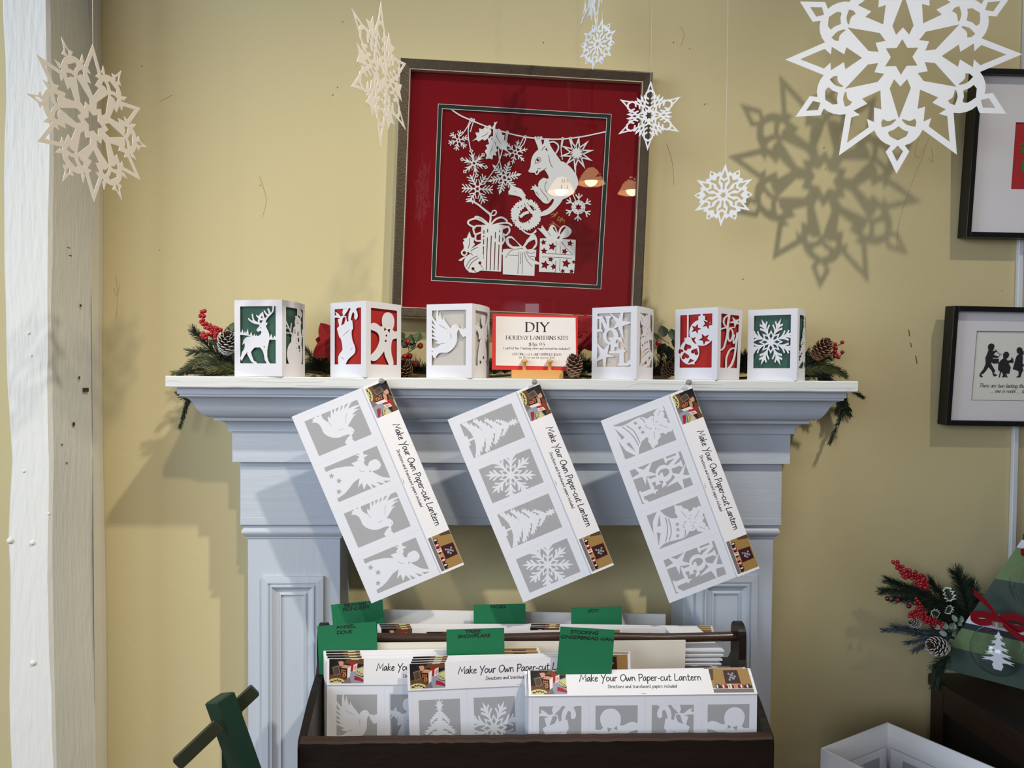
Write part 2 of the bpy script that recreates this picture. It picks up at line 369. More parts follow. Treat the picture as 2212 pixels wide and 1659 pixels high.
# ---------------------------------------------------------------- paper-cut designs (unit window, ids: 1 paper, -1 open)
def design(quad, items, grow=None):
    """items drawn in photograph-crop pixels over the window quad (TL TR BR BL)"""
    return mapl(items, hom(quad, UNIT))
P_, H_ = 0, -1
def reindeer():
    q = [(130, 205), (897, 218), (897, 1332), (130, 1318)]
    body = cat([(370,797),(290,802),(240,828),(205,872),(180,945)], 3) + [(176,958),(222,925),(232,945)] + cat([(232,985),(215,1040),(165,1105)], 3) + [(155,1160),(128,1225),(165,1275),(178,1245),(230,1165),(300,1080)]
    body += cat([(280,1130),(310,1180),(350,1250),(375,1290),(425,1318)], 3) + [(430,1335),(505,1335),(485,1295),(440,1280),(420,1250),(385,1170),(368,1105),(400,1060),(450,1015),(570,1015)]
    body += cat([(570,1015),(620,1080),(650,1170),(665,1260),(695,1295)], 3) + [(702,1345),(785,1345),(745,1285),(720,1200),(718,1090),(735,985)]
    body += cat([(765,870),(765,800),(755,740),(720,665),(688,600)], 3) + [(712,580),(728,530),(690,532),(678,545)]
    body += [(700,490)] + cat([(740,430),(810,370),(850,310),(862,215)], 3) + [(828,215)] + cat([(830,270),(815,320),(800,345)], 3) + [(785,320),(755,260),(735,250),(722,268),(745,330),(752,365),(735,372),(700,340),(662,292),(642,298),(665,350),(710,405),(690,440),(665,440),(650,400),(630,330),(612,320),(600,345),(570,360),(540,402),(518,398),(490,375),(478,385),(500,420),(530,445),(515,520),(470,500),(440,470),(425,430),(415,365),(395,350),(385,370),(395,430),(408,480),(395,490),(350,460),(318,432),(304,442),(320,475),(370,515),(430,545),(500,560),(555,575),(555,592)]
    body += [(490,665),(495,685),(520,708),(548,698)] + cat([(570,690),(592,705),(592,730),(575,760),(540,783),(505,790)], 3)
    hill = [(120,690),(135,700),(148,728),(182,650),(205,742),(237,685),(255,740),(300,645),(322,765),(337,770),(375,700),(398,780),(425,780),(445,740),(460,785),(480,787),(492,765),(505,792),(430,830),(370,797),(300,780),(210,765),(120,757)]
    return design(q, [(body, 0), (hill, 0), ([(750,835),(768,835),(805,755),(838,850),(870,785),(910,845),(910,872),(755,864)], 0),
        ([(558,485),(632,488),(610,512),(588,540),(560,530)], H_), ([(585,440),(602,390),(628,444)], H_), (circ(580, 632, 11), H_), ([(640,990),(662,990),(655,1045)], H_)])
def snowman():
    q = [(1118, 237), (1450, 285), (1453, 1333), (1118, 1335)]
    b = [(1312,225),(1385,240),(1388,285),(1435,360),(1382,470),(1405,520),(1405,548),(1388,545)] + cat([(1388,600),(1395,680),(1400,760),(1412,850),(1405,950)], 3) + cat([(1405,950),(1428,1060),(1430,1180),(1405,1350)], 3) + cat([(1168,1350),(1140,1230),(1134,1110),(1160,980),(1205,900)], 3) + cat([(1202,840),(1212,770),(1232,700),(1240,630),(1270,600)], 3) + cat([(1262,560),(1262,500),(1275,440)], 3) + [(1260,408),(1300,402),(1310,395)]
    it = [(b, 0)]
    for s in ([(1215,770),(1170,660),(1112,510)], [(1190,700),(1205,550)], [(1165,645),(1112,640)], [(1205,745),(1165,735),(1120,738)], [(1405,840),(1440,720),(1436,660)], [(1425,780),(1460,800)], [(1430,745),(1460,700)]): it.append((stroke(s, 17), 0))
    for h in ([(1325,375),(1382,425),(1370,458),(1318,405)], [(1312,700),(1332,700),(1338,780),(1313,780)], [(1320,820),(1352,825),(1355,900),(1326,912)], [(1332,970),(1368,970),(1375,1040),(1340,1045)], [(1342,1062),(1388,1066),(1358,1100)], [(1282,650),(1262,680),(1258,745),(1276,740),(1272,690)], [(1370,650),(1384,730),(1368,705)], [(1290,512),(1330,545),(1316,560)]): it.append((h, H_))
    for x, y in ((1297,855),(1299,935),(1301,1025),(1315,490),(1344,524)): it.append((circ(x, y, 9, 8), H_))
    return design(q, it)
def stocking():
    q = [(135, 297), (687, 278), (687, 1390), (140, 1390)]
    b = [(230,640),(186,680),(192,705),(215,780),(235,850),(268,880)] + cat([(268,880),(290,960),(303,1050),(300,1115),(240,1190),(215,1270),(225,1420)], 3) + [(360,1420)] + cat([(372,1388),(420,1300),(490,1235),(550,1180),(570,1110),(550,1020),(510,920),(492,800),(496,716)], 3) + [(518,705),(520,650),(503,525),(478,525),(462,522)]
    cane = cat([(440,560),(425,500),(430,420),(455,335),(505,288),(565,300),(605,370),(615,460),(590,512)], 3) + cat([(590,512),(565,510),(548,480),(548,400),(525,368),(500,400),(478,500),(475,540)], 3)
    bow = cat([(150,350),(210,385),(262,445)], 2) + [(318,430),(300,360),(322,280),(345,278),(352,295),(430,285),(412,330),(330,440),(372,440),(388,520),(400,600),(340,610),(270,630),(235,640),(205,500),(255,480),(190,465),(120,468),(120,440),(172,410)]
    it = [(bow, 0), (b, 0), (cane, 0), ([(460,275),(620,275),(560,330),(480,330)], 0), ([(312,470),(352,455),(372,490),(340,590),(272,628)], H_), ([(385,420),(430,330),(432,430),(398,545),(388,510)], H_)]
    for s in ([(300,842),(380,770),(450,718)], [(480,1130),(482,1100),(515,1070)], [(265,1245),(310,1268),(340,1308)]): it.append((stroke(cat(s, 3), 9, taper=True), H_))
    return design(q, it)
def gingerbread():
    q = [(908, 290), (1448, 345), (1437, 1402), (908, 1398)]
    b = cat([(1138,660),(1090,655),(1030,610),(965,588),(915,610),(880,650),(880,700),(925,730),(1000,760),(1055,810),(1078,890),(1068,980),(1020,1090),(960,1170),(905,1225),(880,1270),(910,1315),(970,1335),(1040,1300),(1110,1220),(1172,1140)], 3) + cat([(1172,1140),(1185,1210),(1220,1300),(1260,1380),(1262,1430)], 3) + cat([(1340,1430),(1365,1370),(1350,1280),(1325,1190),(1318,1080),(1330,960),(1365,905),(1430,890),(1480,880)], 3) + cat([(1480,740),(1430,750),(1385,752),(1350,715)], 3) + cat([(1350,715),(1380,630),(1388,530),(1350,430),(1280,382),(1200,390),(1140,470),(1128,570),(1138,650)], 3)
    return design(q, [(b, 0), ([(1178,672),(1222,720),(1168,750)], H_), ([(1300,703),(1236,722),(1285,790)], H_), ([(1218,808),(1240,835),(1220,865),(1198,835)], H_), ([(1205,912),(1228,942),(1205,972),(1182,942)], H_)])
def dove():
    q = [(160, 200), (895, 205), (888, 1357), (160, 1352)]
    b = [(150,300)] + cat([(160,320),(200,380),(258,440)], 2) + cat([(252,370),(255,280),(268,200)], 2) + [(268,185),(290,185)] + cat([(288,200),(295,280),(310,358)], 2) + [(325,270),(340,225)] + cat([(345,270),(360,340),(395,415)], 2) + [(405,360),(414,330)] + cat([(420,370),(460,440),(520,520),(568,590)], 3) + cat([(568,590),(610,530),(670,503),(720,520),(748,570)], 3) + cat([(770,595),(800,588),(835,612)], 2) + cat([(850,600),(875,588),(910,585)], 2) + [(910,745),(838,775),(775,690),(748,615)] + cat([(740,612),(715,660),(708,740),(705,850),(665,950),(590,1040),(500,1090),(400,1090),(320,1105),(265,1155),(232,1225)], 3) + [(215,1185),(175,1190),(190,1160),(150,1120),(150,1085),(160,1085),(185,1060),(160,1035),(150,1030),(150,985)] + cat([(165,985),(230,990),(300,960),(355,910)], 3) + cat([(355,910),(290,900),(240,875)], 2) + [(300,848),(225,810),(150,775)]
    it = [(b, 0)]
    for h in ([(160,388),(235,520),(160,470)], [(160,510),(250,612),(160,560)], [(160,600),(235,680),(160,670)], [(160,690),(250,765),(160,750)]): it.append((h, H_))
    for s in ([(310,495),(400,555),(510,608)], [(565,675),(582,740),(572,805)], [(340,905),(400,900),(450,890)]): it.append((stroke(cat(s, 3), 10, taper=True), H_))
    it.append((circ(692, 547, 10, 8), H_))
    return design(q, it)
def angel():
    q = [(1190, -148), (1500, 567), (410, 1040), (100, 325)]
    # read from the card hanging on its side: bottom-left of the window is (100,325)
    q = [(1190, -148), (1500, 567), (410, 1040), (100, 325)]
    b = [(60,400),(135,418)] + cat([(135,418),(300,345),(480,305),(600,290),(735,290)], 3) + [(668,225),(850,150),(775,165),(830,80),(740,48),(850,40),(800,20),(870,-10),(905,-60),(912,30),(1010,48),(930,100),(945,170),(918,190)] + cat([(940,240),(975,272),(1015,265),(1030,200),(1090,155),(1180,130),(1250,180),(1280,250),(1250,320),(1190,355),(1100,385)], 3) + cat([(1100,390),(1200,445),(1320,500),(1475,515)], 3) + [(1540,530),(1540,560),(1500,570)] + [(1330,580),(1380,620),(1355,640),(1185,598),(1275,665),(1190,705),(1075,645),(1125,735),(1095,745),(985,640),(935,775),(885,630),(808,730),(838,530)] + cat([(838,530),(720,620),(640,730),(540,850),(450,920),(375,965)], 3) + [(340,1000)]
    it = [(b, 0)]
    for h in ([(1335,582),(1500,568),(1385,625)], [(1185,598),(1355,640),(1275,670)], [(1072,642),(1195,705),(1125,735)]): it.append((h, H_))
    for x, y in ((255,495),(412,598),(412,822)): it.append((star(x, y, 66, 5, .45, 60), H_))
    it.append((stroke(cat([(820,355),(880,390),(965,402)], 3), 12, taper=True), H_)); it.append(([(1035,398),(1055,350),(1080,398)], H_))
    return design(q, it)
def belldesign():
    q = [(817, 47), (1005, 545), (293, 860), (105, 362)]
    b = [(80,350)] + cat([(105,362),(200,372),(300,330),(400,265),(500,222),(590,245)], 3) + [(640,200),(690,205),(672,160),(720,95),(760,70),(800,40),(830,110),(800,120),(830,160),(815,215),(880,240),(870,280),(920,300),(945,390),(935,420),(880,430),(855,470),(820,445),(770,460),(785,500),(745,560),(750,610),(700,650),(695,690),(660,665),(640,620),(610,590),(610,530),(585,515),(520,580),(485,680),(480,800),(440,800),(300,730),(200,600),(130,440)]
    it = [(b, 0), ([(130,400),(275,525),(240,572)], H_), ([(345,600),(440,745),(300,630)], H_)]
    for s in ([(245,380),(340,450),(420,545),(470,640)], [(295,355),(390,420),(450,510),(490,600)], [(490,240),(530,260),(555,300)]): it.append((stroke(cat(s, 3), 16), H_))
    for x, y in ((424,316),(485,380),(530,446)): it.append((star(x, y, 36, 5, .45, 20), H_))
    for x, y in ((652,242),(577,338),(690,328)): it.append((circ(x, y, 8, 7), H_))
    for s in ([(770,110),(735,190)], [(760,325),(880,365)], [(690,430),(695,540)], [(560,345),(580,375),(625,380)], [(680,230),(675,285)], [(705,290),(740,280)]): it.append((stroke(s, 8), H_))
    for h in ([(635,375),(655,380),(625,412)], [(700,365),(722,380),(708,400)], [(735,400),(765,395),(750,412)]): it.append((h, H_))
    return design(q, it)
def noel():
    q = [(178, 215), (900, 200), (880, 1338), (165, 1338)]
    it = [([(165,268),(285,268),(380,455),(375,325),(350,300),(350,268),(480,268),(480,300),(440,330),(435,540),(345,560),(262,380),(262,545),(288,560),(288,598),(165,598),(165,548),(215,540),(215,330),(165,325)], 0)]
    it += [(circ(465, 695, 170, 28, 178), 0), (circ(452, 695, 80, 22, 122), H_), ([(430,720),(690,720),(722,830),(640,800),(550,800),(548,830),(632,820),(632,950),(600,920),(548,925),(548,1005),(640,985),(640,1060),(420,1060),(420,1018),(465,1010),(465,790),(430,770)], 0)]
    it += [([(570,830),(590,770),(640,775),(640,810),(585,850)], H_), ([(620,985),(700,990),(710,930),(740,930),(740,985),(775,990),(775,1025),(745,1040),(745,1255),(800,1260),(850,1200),(900,1190),(900,1260),(845,1312),(615,1312),(615,1270),(650,1260),(650,1060),(620,1040)], 0)]
    it += [([(430,190),(635,330),(690,190),(738,190),(718,372),(905,405),(905,425),(718,485),(738,760),(622,500),(500,560),(592,405)], 0), ([(150,830),(315,975),(420,850),(440,850),(395,1060),(548,1128),(368,1140),(350,1350),(312,1350),(285,1170),(150,1230),(150,1200),(245,1065)], 0)]
    return design(q, it)
def ornaments():
    q = [(168, 238), (843, 208), (810, 1360), (172, 1352)]
    it = [(stroke([(327,180),(327,760)], 32), 0), (circ(617, 625, 258, 30, 285), 0), ([(548,345),(548,268),(592,260),(592,180),(636,180),(636,250),(686,265),(690,345)], 0), (circ(365, 1030, 200, 30, 258), 0), ([(262,820),(262,735),(385,718),(400,830)], 0)]
    it += [([(150,600),(190,900),(165,925),(150,1000)], H_) for _ in ()]
    for x, y, r, a in ((500,545,118,72), (735,445,118,80), (675,765,130,98)): it.append((star(x, y, r, 5, .42, a), H_))
    it.append(([(385,710),(430,745),(497,715),(465,790),(512,862),(478,862),(430,815)], H_))
    for x, y, r, a in ((318,930,88,2.7), (480,1030,86,3.6), (280,1118,86,2.9), (185,1015,60,2.5), (400,1230,70,2.8)):
        it.append((heart(x, y, r, a + pi), H_))
    it.append(([(345,1275),(360,1262),(460,1220),(470,1290)], 0)); it.append((stroke(cat([(340,1282),(420,1268),(480,1222)], 3), 22), 0))
    return design(q, it)
def joy():
    q = [(1055, 210), (1428, 238), (1335, 1362), (1020, 1362)]
    it = []
    for s, w, w2 in (([(1225,215),(1130,310),(1100,420),(1130,500),(1165,520)], 34, 30), ([(1225,215),(1185,480),(1165,700),(1120,900),(1080,1000),(1010,1045)], 44, 26), ([(1175,545),(1100,560),(1030,590)], 34, 30), ([(1230,545),(1190,640),(1180,760),(1215,840),(1265,760),(1280,640),(1240,550)], 30, 30), ([(1240,545),(1320,520)], 22, 18), ([(1310,700),(1285,800),(1290,880),(1330,800),(1370,640)], 26, 26), ([(1385,640),(1345,860),(1300,1120),(1240,1290),(1180,1370)], 34, 40), ([(1330,975),(1220,1010),(1140,1180),(1130,1370)], 26, 34)):
        it.append((stroke(cat(s, 4), w, w2=w2), 0))
    it.append((star(1345, 400, 150, 5, .3, 28), 0)); it.append(([(1345,520),(1385,640),(1300,650)], H_))
    it.append((stroke([(1350,640),(1330,780)], 10), H_))
    return design(q, it)
def flakedesign():
    """eight feathered arms with diamonds between them"""
    it = []
    def fr(a):
        c, s = cos(a), sin(a)
        return lambda r, t: (.475 + (r * c - t * s) * .70, .495 + (r * s + t * c) * .475)
    for k in range(8):
        T = fr(radians(45 * k)); it.append(([T(0, 0), T(.25, .112), T(.48, 0), T(.25, -.108)], 0))
    for k in range(8):
        T = fr(radians(22.5 + 45 * k))
        it.append(([T(0, .04), T(.60, .026), T(.73, .058), T(1.0, 0), T(.73, -.058), T(.60, -.026), T(0, -.04)], 0))
        for sg in (1, -1):
            for r0, r1, t1, c in ((.55, .79, .140, .03), (.38, .64, .185, .045)):
                it.append((stroke(cat([T(r0, 0), T((r0 + r1) / 2 + c * .3, sg * (t1 * .5 - c * .6)), T(r1, sg * t1)], 3), .040), 0))
    for k in range(8):
        T = fr(radians(45 * k)); it.append(([T(.12, 0), T(.235, .062), T(.365, 0), T(.235, -.062)], H_))
    return it
def tree():
    """feathery fir with a star, hung upright in the window"""
    it = []; L = []
    tiers = [(.80, .62, .16, .27), (.66, .44, .25, .42), (.50, .25, .36, .55), (.34, .05, .50, .60)]
    tr = [(.5, .86)]
    rnd = random.Random(3)
    for (ytop, ybot, wt, wb) in tiers:
        for sg in (1, -1):
            P = [(.5 + sg * .02, ytop + .06)]
            n = 5
            for i in range(n):
                f = (i + .6) / n; x = sg * wb * f ** .85; y = ytop - (ytop - ybot) * f ** 1.25
                P.append((.5 + x * .98, y + .035)); P.append((.5 + x * .82, y + .012))
            P.append((.5 + sg * wb * 1.02, ybot + .02)); P.append((.5 + sg * wb * .86, ybot + .012)); P.append((.5 + sg * wb * .8, ybot - .02)); P.append((.5 + sg * wb * .6, ybot + .03)); P.append((.5 + sg * wb * .3, ybot + .075)); P.append((.5 - sg * .02, ybot + .09))
            it.append((P, 0))
    it.append((stroke([(.5, 0.0), (.5, .9)], .06, w2=.03), 0)); it.append((rect(.36, -.03, .64, .04), 0))
    it.append((star(.5, .905, .115, 8, .45, 90), 0)); it.append((rect(.49, .96, .51, 1.03), 0))
    # squash star to the window shape
    return [([(p[0], p[1]) for p in l], i) for l, i in it]
def ray(px, py): return (FW * FPX + RT * (px - CXP) - UP * (py - CYP - SHIFT)).normalized()
def on_plane(M, px, py, yl=0.0):
    """pixel -> local (x, z) on the plane local-y = yl of matrix M"""
    I = M.inverted(); o = I @ CAM; d = I.to_3x3() @ ray(px, py); t = (yl - o.y) / d.y; p = o + d * t
    return (p.x, p.z)

# ---------------------------------------------------------------- materials
def wallpaint():
    m = mat('yellow_wall_paint', (191, 179, 137), rough=.75, var=.035, scale=2.2, bump=.25, bscale=60)
    return m
M_WALL = wallpaint()
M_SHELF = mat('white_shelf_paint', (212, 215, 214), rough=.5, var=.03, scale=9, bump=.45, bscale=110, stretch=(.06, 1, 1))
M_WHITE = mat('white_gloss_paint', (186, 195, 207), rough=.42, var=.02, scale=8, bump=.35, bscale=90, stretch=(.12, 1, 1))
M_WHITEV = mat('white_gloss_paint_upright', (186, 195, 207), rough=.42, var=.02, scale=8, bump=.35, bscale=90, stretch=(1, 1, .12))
M_POST = mat('rough_white_paint', (216, 218, 215), rough=.6, var=.04, scale=14, bump=1.0, bscale=120, stretch=(1, 1, .18))
M_CARD = mat('white_card', (230, 230, 236), rough=.7, var=.012, scale=40, trans=.12)
M_PAPER = mat('white_paper', (238, 238, 242), rough=.65, var=.01, scale=50)
M_FLAKE = mat('cream_flake_paper', (236, 231, 222), rough=.75, var=.015, scale=60, trans=.1)
M_GREY = mat('grey_print', (168, 169, 172), rough=.6, var=.03, scale=40)
M_FOLD = mat('fold_line', (214, 214, 220), rough=.6, var=0)
M_INK = mat('black_ink', (22, 20, 24), rough=.6, var=0)
M_STEEL = mat('steel', (190, 190, 195), rough=.25, var=0, metal=1)
M_THREAD = mat('pale_thread', (205, 200, 185), rough=.7, var=0)

# ---------------------------------------------------------------- room shell
struct('wall_back', MB().box((-2.4, 0, 0), (2.4, .12, 4.2)), M_WALL)
struct('floor', MB().box((-2.4, -5.2, -.05), (2.4, 0, 0)), mat('floor_boards', (120, 84, 54), rough=.5, var=.25, scale=6, stretch=(1, .1, 1)))
struct('wall_front', MB().box((-2.4, -5.3, 0), (-.05, -5.2, 4.2)).box((.55, -5.3, 0), (2.4, -5.2, 4.2)).box((-.05, -5.3, 0), (.55, -5.2, .92)).box((-.05, -5.3, 1.82), (.55, -5.2, 4.2)), mat('mauve_wall_paint', (196, 184, 196), rough=.8, var=.03, scale=3))

def post():
    """hewn post: wavering edges, chamfered arrises"""
    g = MB(); rnd = random.Random(2); R = []
    x1 = -.703; y0 = -.126; nz = 70
    for k in range(nz + 1):
        z = 4.2 * k / nz
        w = .0022 * sin(z * 5.1) + .0015 * sin(z * 13 + 1) + rnd.uniform(-.0008, .0008)
        wl = .003 * sin(z * 3.3 + 2) + .0018 * sin(z * 17) + rnd.uniform(-.001, .001)
        nb = .010 * max(0, 1 - abs(z - 1.02) / .13) if z > .95 else 0      # the bite out of the left arris
        xa = -.773 + wl + .014 * max(0, (1.30 - z) * .9 if z > .4 else .8) * .5 + nb
        xb = x1 + w - .010 * max(0, 1.5 - z) * .2
        c = .004 + rnd.uniform(-.001, .001)
        R.append([(xa + c, y0, z), (xb - c, y0, z), (xb, y0 + c, z), (xb, -.004, z), (xa, -.004, z), (xa, y0 + c, z)])
    return g.rings(R, 0, True)
p = struct('timber_post', post(), M_POST)
R = []
for k in range(43):
    z = .1 * k; w = .0016 * sin(z * 4.3) + .0012 * sin(z * 9 + 1)
    R.append([(-.7035, -.010, z), (-.691 + w, -.0085, z), (-.689 + w, -.001, z), (-.7035, -.001, z)])
struct('trim_1', MB().rings(R), mat('corner_bead', (196, 192, 176), rough=.55, var=.05))
# knots, plugs and a dark chip in the post
kn = MB()
for px, py, r in ((62, 720, .0026), (22, 1168, .0052), (70, 1173, .004), (72, 1432, .0045), (68, 768, .002), (52, 1018, .0025), (105, 1110, .002)):
    c = un(px, py, y=-.1262); kn.sphere((c.x, c.y + .0008, c.z), r, 10, 6)
struct('post_plug', kn, M_POST)
ch = MB()
for px, py, w, h in ((186, 842, .0075, .0055), (160, 916, .0022, .005), (172, 816, .0012, .004), (135, 960, .0015, .0012), (145, 1000, .0014, .0012), (205, 790, .0012, .002), (175, 660, .0016, .003), (148, 535, .004, .0008), (152, 552, .004, .0008)):
    c = un(px, py, x=-.7022); ch.box((-.7032, c.y - w, c.z - h * .6), (-.7018, c.y + w, c.z + h * .6))
struct('post_chip', ch, mat('chip_brown', (74, 54, 40), rough=.9, var=.3, scale=200))

# nail holes and scuffs on the wall
def scuffs():
    g = MB(); rnd = random.Random(5)
    for px, py in ((740, 47), (729, 189), (719, 205), (1174, 92), (1455, 92), (1522, 225), (1528, 224), (1490, 105), (1780, 319), (1783, 365), (1605, 603), (1827, 1326), (2165, 628), (345, 540), (562, 400), (306, 143)):
        c = un(px, py, y=-.0004); r = rnd.uniform(.0006, .0012)
        g.add([(c.x + r * cos(k * pi / 3), -.0004, c.z + r * sin(k * pi / 3)) for k in range(6)], [tuple(range(6))])
    for s in ([(1963, 712), (1965, 726)], [(1967, 740), (1969, 750)], [(1978, 768), (1981, 786)]):
        a = [un(*q, y=-.0004) for q in s]; g.add([(a[0].x - .0008, -.0004, a[0].z), (a[0].x + .0008, -.0004, a[0].z), (a[1].x + .0008, -.0004, a[1].z), (a[1].x - .0008, -.0004, a[1].z)], [(0, 1, 2, 3)])
    return g
struct('wall_scuff', scuffs(), mat('scuff', (92, 80, 58), rough=.9, var=.1))
def pencil():
    g = MB()
    for s in ([(250, 592), (254, 640), (250, 690)], [(246, 622), (252, 640), (258, 615)], [(2006, 300), (1990, 345), (1968, 400), (1942, 480), (1937, 540)], [(1985, 300), (1976, 330), (1985, 340), (2000, 310)], [(2012, 318), (2014, 350), (2006, 340)], [(1468, 55), (1478, 75), (1470, 100)], [(1440, 310), (1452, 350), (1456, 400)], [(560, 380), (575, 430), (566, 470)], [(345, 220), (372, 205)]):
        g.tube([un(*q, y=-.0003) for q in cat(s, 4)], .0002, 4)
    return g
struct('wall_pencil', pencil(), mat('pencil', (158, 145, 108), rough=.9, var=0))

# ---------------------------------------------------------------- mantelpiece
mp_ = thing('mantelpiece', 'white painted fireplace surround with crown moulding and panelled legs', 'mantel', (0, 0, 0))
WS, YS, WF, YF, WL, YL, WP, YP, WIN = .51508, .16964, .44339, .09795, .43411, .08867, .4253, .07986, .27839
Z0, Z1, ZF0, ZF1, ZL1, ZPN = 1.15, 1.13318, 1.0644, 1.01525, .91445, .895
g = MB(); rnd = random.Random(9); R = []
for k in range(41):     # the shelf board, front arris slightly worn
    x = -WS + 2 * WS * k / 40; d = rnd.uniform(-.0006, .0006) if 0 < k < 40 else 0
    R.append([(x, 0, Z1), (x, -YS + .001, Z1 + d * .5), (x, -YS, Z1 + .0015 + d * .5), (x, -YS, Z0 - .0016 + d), (x, -YS + .0015, Z0 + d * .3), (x, 0, Z0)])
obj('shelf', g.rings([r[::-1] for r in R]), M_SHELF, mp_)
M_CRACK = mat('crack', (150, 150, 146), rough=.9, var=.1)   # cracks in the paint of the shelf edge
for s in ([(360, 823), (372, 822), (388, 824)], [(640, 833), (760, 835), (900, 837)], [(1355, 838), (1368, 831), (1400, 829), (1560, 831)], [(1826, 846), (1832, 842), (1846, 840)], [(1480, 837), (1700, 840), (1840, 838)], [(520, 822), (600, 826), (700, 825)]):
    obj('paint_crack', MB().tube([un(*q, y=-YS + .0001) for q in cat(s, 4)], .0003, 4), M_CRACK, mp_)
def wrap(prof, wb, yb, mats=M_WHITE, name='crown_moulding'):
    """moulding run: profile (out, z) swept along left return, front, right return with mitres"""
    R = []
    for o, z in prof:
        R.append([(-wb - o, 0, z), (-wb - o, -yb - o, z), (wb + o, -yb - o, z), (wb + o, 0, z)])
    g = MB()
    for k in range(len(R) - 1):
        for i in range(3):
            g.add([R[k][i], R[k][i + 1], R[k + 1][i + 1], R[k + 1][i]], [(0, 1, 2, 3)])
    return obj(name, g, mats, mp_)
# silhouette read at the left end: out from the frieze face, height
ov = WS - WF
prof = [(.0000, ZF0 - .0005), (.0045, ZF0), (.0045, ZF0 + .0035)] + [(.0045 + .0125 * (1 - cos(t)), ZF0 + .0035 + .0135 * sin(t)) for t in [i * pi / 2 / 6 for i in range(1, 7)]] + [(.0205, ZF0 + .0172), (.0205, ZF0 + .0215), (.0215, ZF0 + .0226), (.0250, ZF0 + .0226)]
prof += [(o, ZF0 + z) for o, z in cat([(.0250, .0226), (.031, .0250), (.0365, .0310), (.0405, .0385), (.0440, .0455), (.0490, .0515), (.0560, .0545), (.0575, .0548)], 4)][1:] + [(.0575, ZF0 + .0580), (.0600, ZF0 + .0585), (.0600, Z1 + .001), (.0, Z1 + .001)]
sc_ = (Z1 - ZF0 - .0095) / .0585
prof = [(o * 1.0, ZF0 + (z - ZF0) * sc_ if z < Z1 else z) for o, z in prof]
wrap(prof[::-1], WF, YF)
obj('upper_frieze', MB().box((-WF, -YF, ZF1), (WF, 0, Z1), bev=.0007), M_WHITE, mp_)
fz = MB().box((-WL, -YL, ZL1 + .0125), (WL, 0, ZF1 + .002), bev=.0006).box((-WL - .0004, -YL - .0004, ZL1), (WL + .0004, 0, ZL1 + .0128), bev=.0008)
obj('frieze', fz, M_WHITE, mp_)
for sgn in (-1, 1):
    a, b = sorted((sgn * WP, sgn * WIN))
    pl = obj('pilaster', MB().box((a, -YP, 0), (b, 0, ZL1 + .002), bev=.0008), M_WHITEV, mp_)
    # necking under the frieze
    R = []
    for o, z in [(.0092, ZL1 + .0005), (.0055, ZL1 - .002), (.0048, ZL1 - .005)] + [(.0048 + .0030 * sin(t), ZL1 - .0050 - .0125 * t / pi) for t in [i * pi / 8 for i in range(1, 8)]] + [(.0045, ZL1 - .0180), (.0020, ZL1 - .0195), (.0020, ZL1 - .0220), (0, ZL1 - .0225)]:
        R.append([(a - o, 0, z), (a - o, -YP - o, z), (b + o, -YP - o, z), (b + o, 0, z)])
    g = MB()
    for k in range(len(R) - 1):
        for i in range(3): g.add([R[k][i], R[k][i + 1], R[k + 1][i + 1], R[k + 1][i]], [(0, 3, 2, 1)])
    obj('necking', g, M_WHITE, pl)
    # raised panel moulding: three-sided picture of nested steps
    xl, xr = (un(567, 1300, y=-YP).x, un(700, 1300, y=-YP).x) if sgn < 0 else (un(1501.5, 1300, y=-YP).x, un(1634, 1300, y=-YP).x)
    zt = un(640 if sgn < 0 else 1570, 1244 if sgn < 0 else 1242, y=-YP).z
    pr = [(0, 0), (0, .0055), (.0085, .0065), (.0105, .0065), (.0115, .004), (.0135, .004), (.0145, .0068), (.0165, .0068)] + [(.0165 + .010 * i / 5, .0060 - .0058 * sin(i / 5 * pi / 2)) for i in range(6)] + [(.0285, .0030), (.0300, .0030), (.0302, .0002)]
    g = MB(); R = []
    for o, h in pr: R.append([(xl + o, -YP - h, .05 + o), (xl + o, -YP - h, zt - o), (xr - o, -YP - h, zt - o), (xr - o, -YP - h, .05 + o)])
    for k in range(len(R) - 1):
        for i in range(4):
            j = (i + 1) % 4; g.add([R[k][i], R[k][j], R[k + 1][j], R[k + 1][i]], [(0, 1, 2, 3)])
    obj('panel_moulding', g, M_WHITEV, pl)

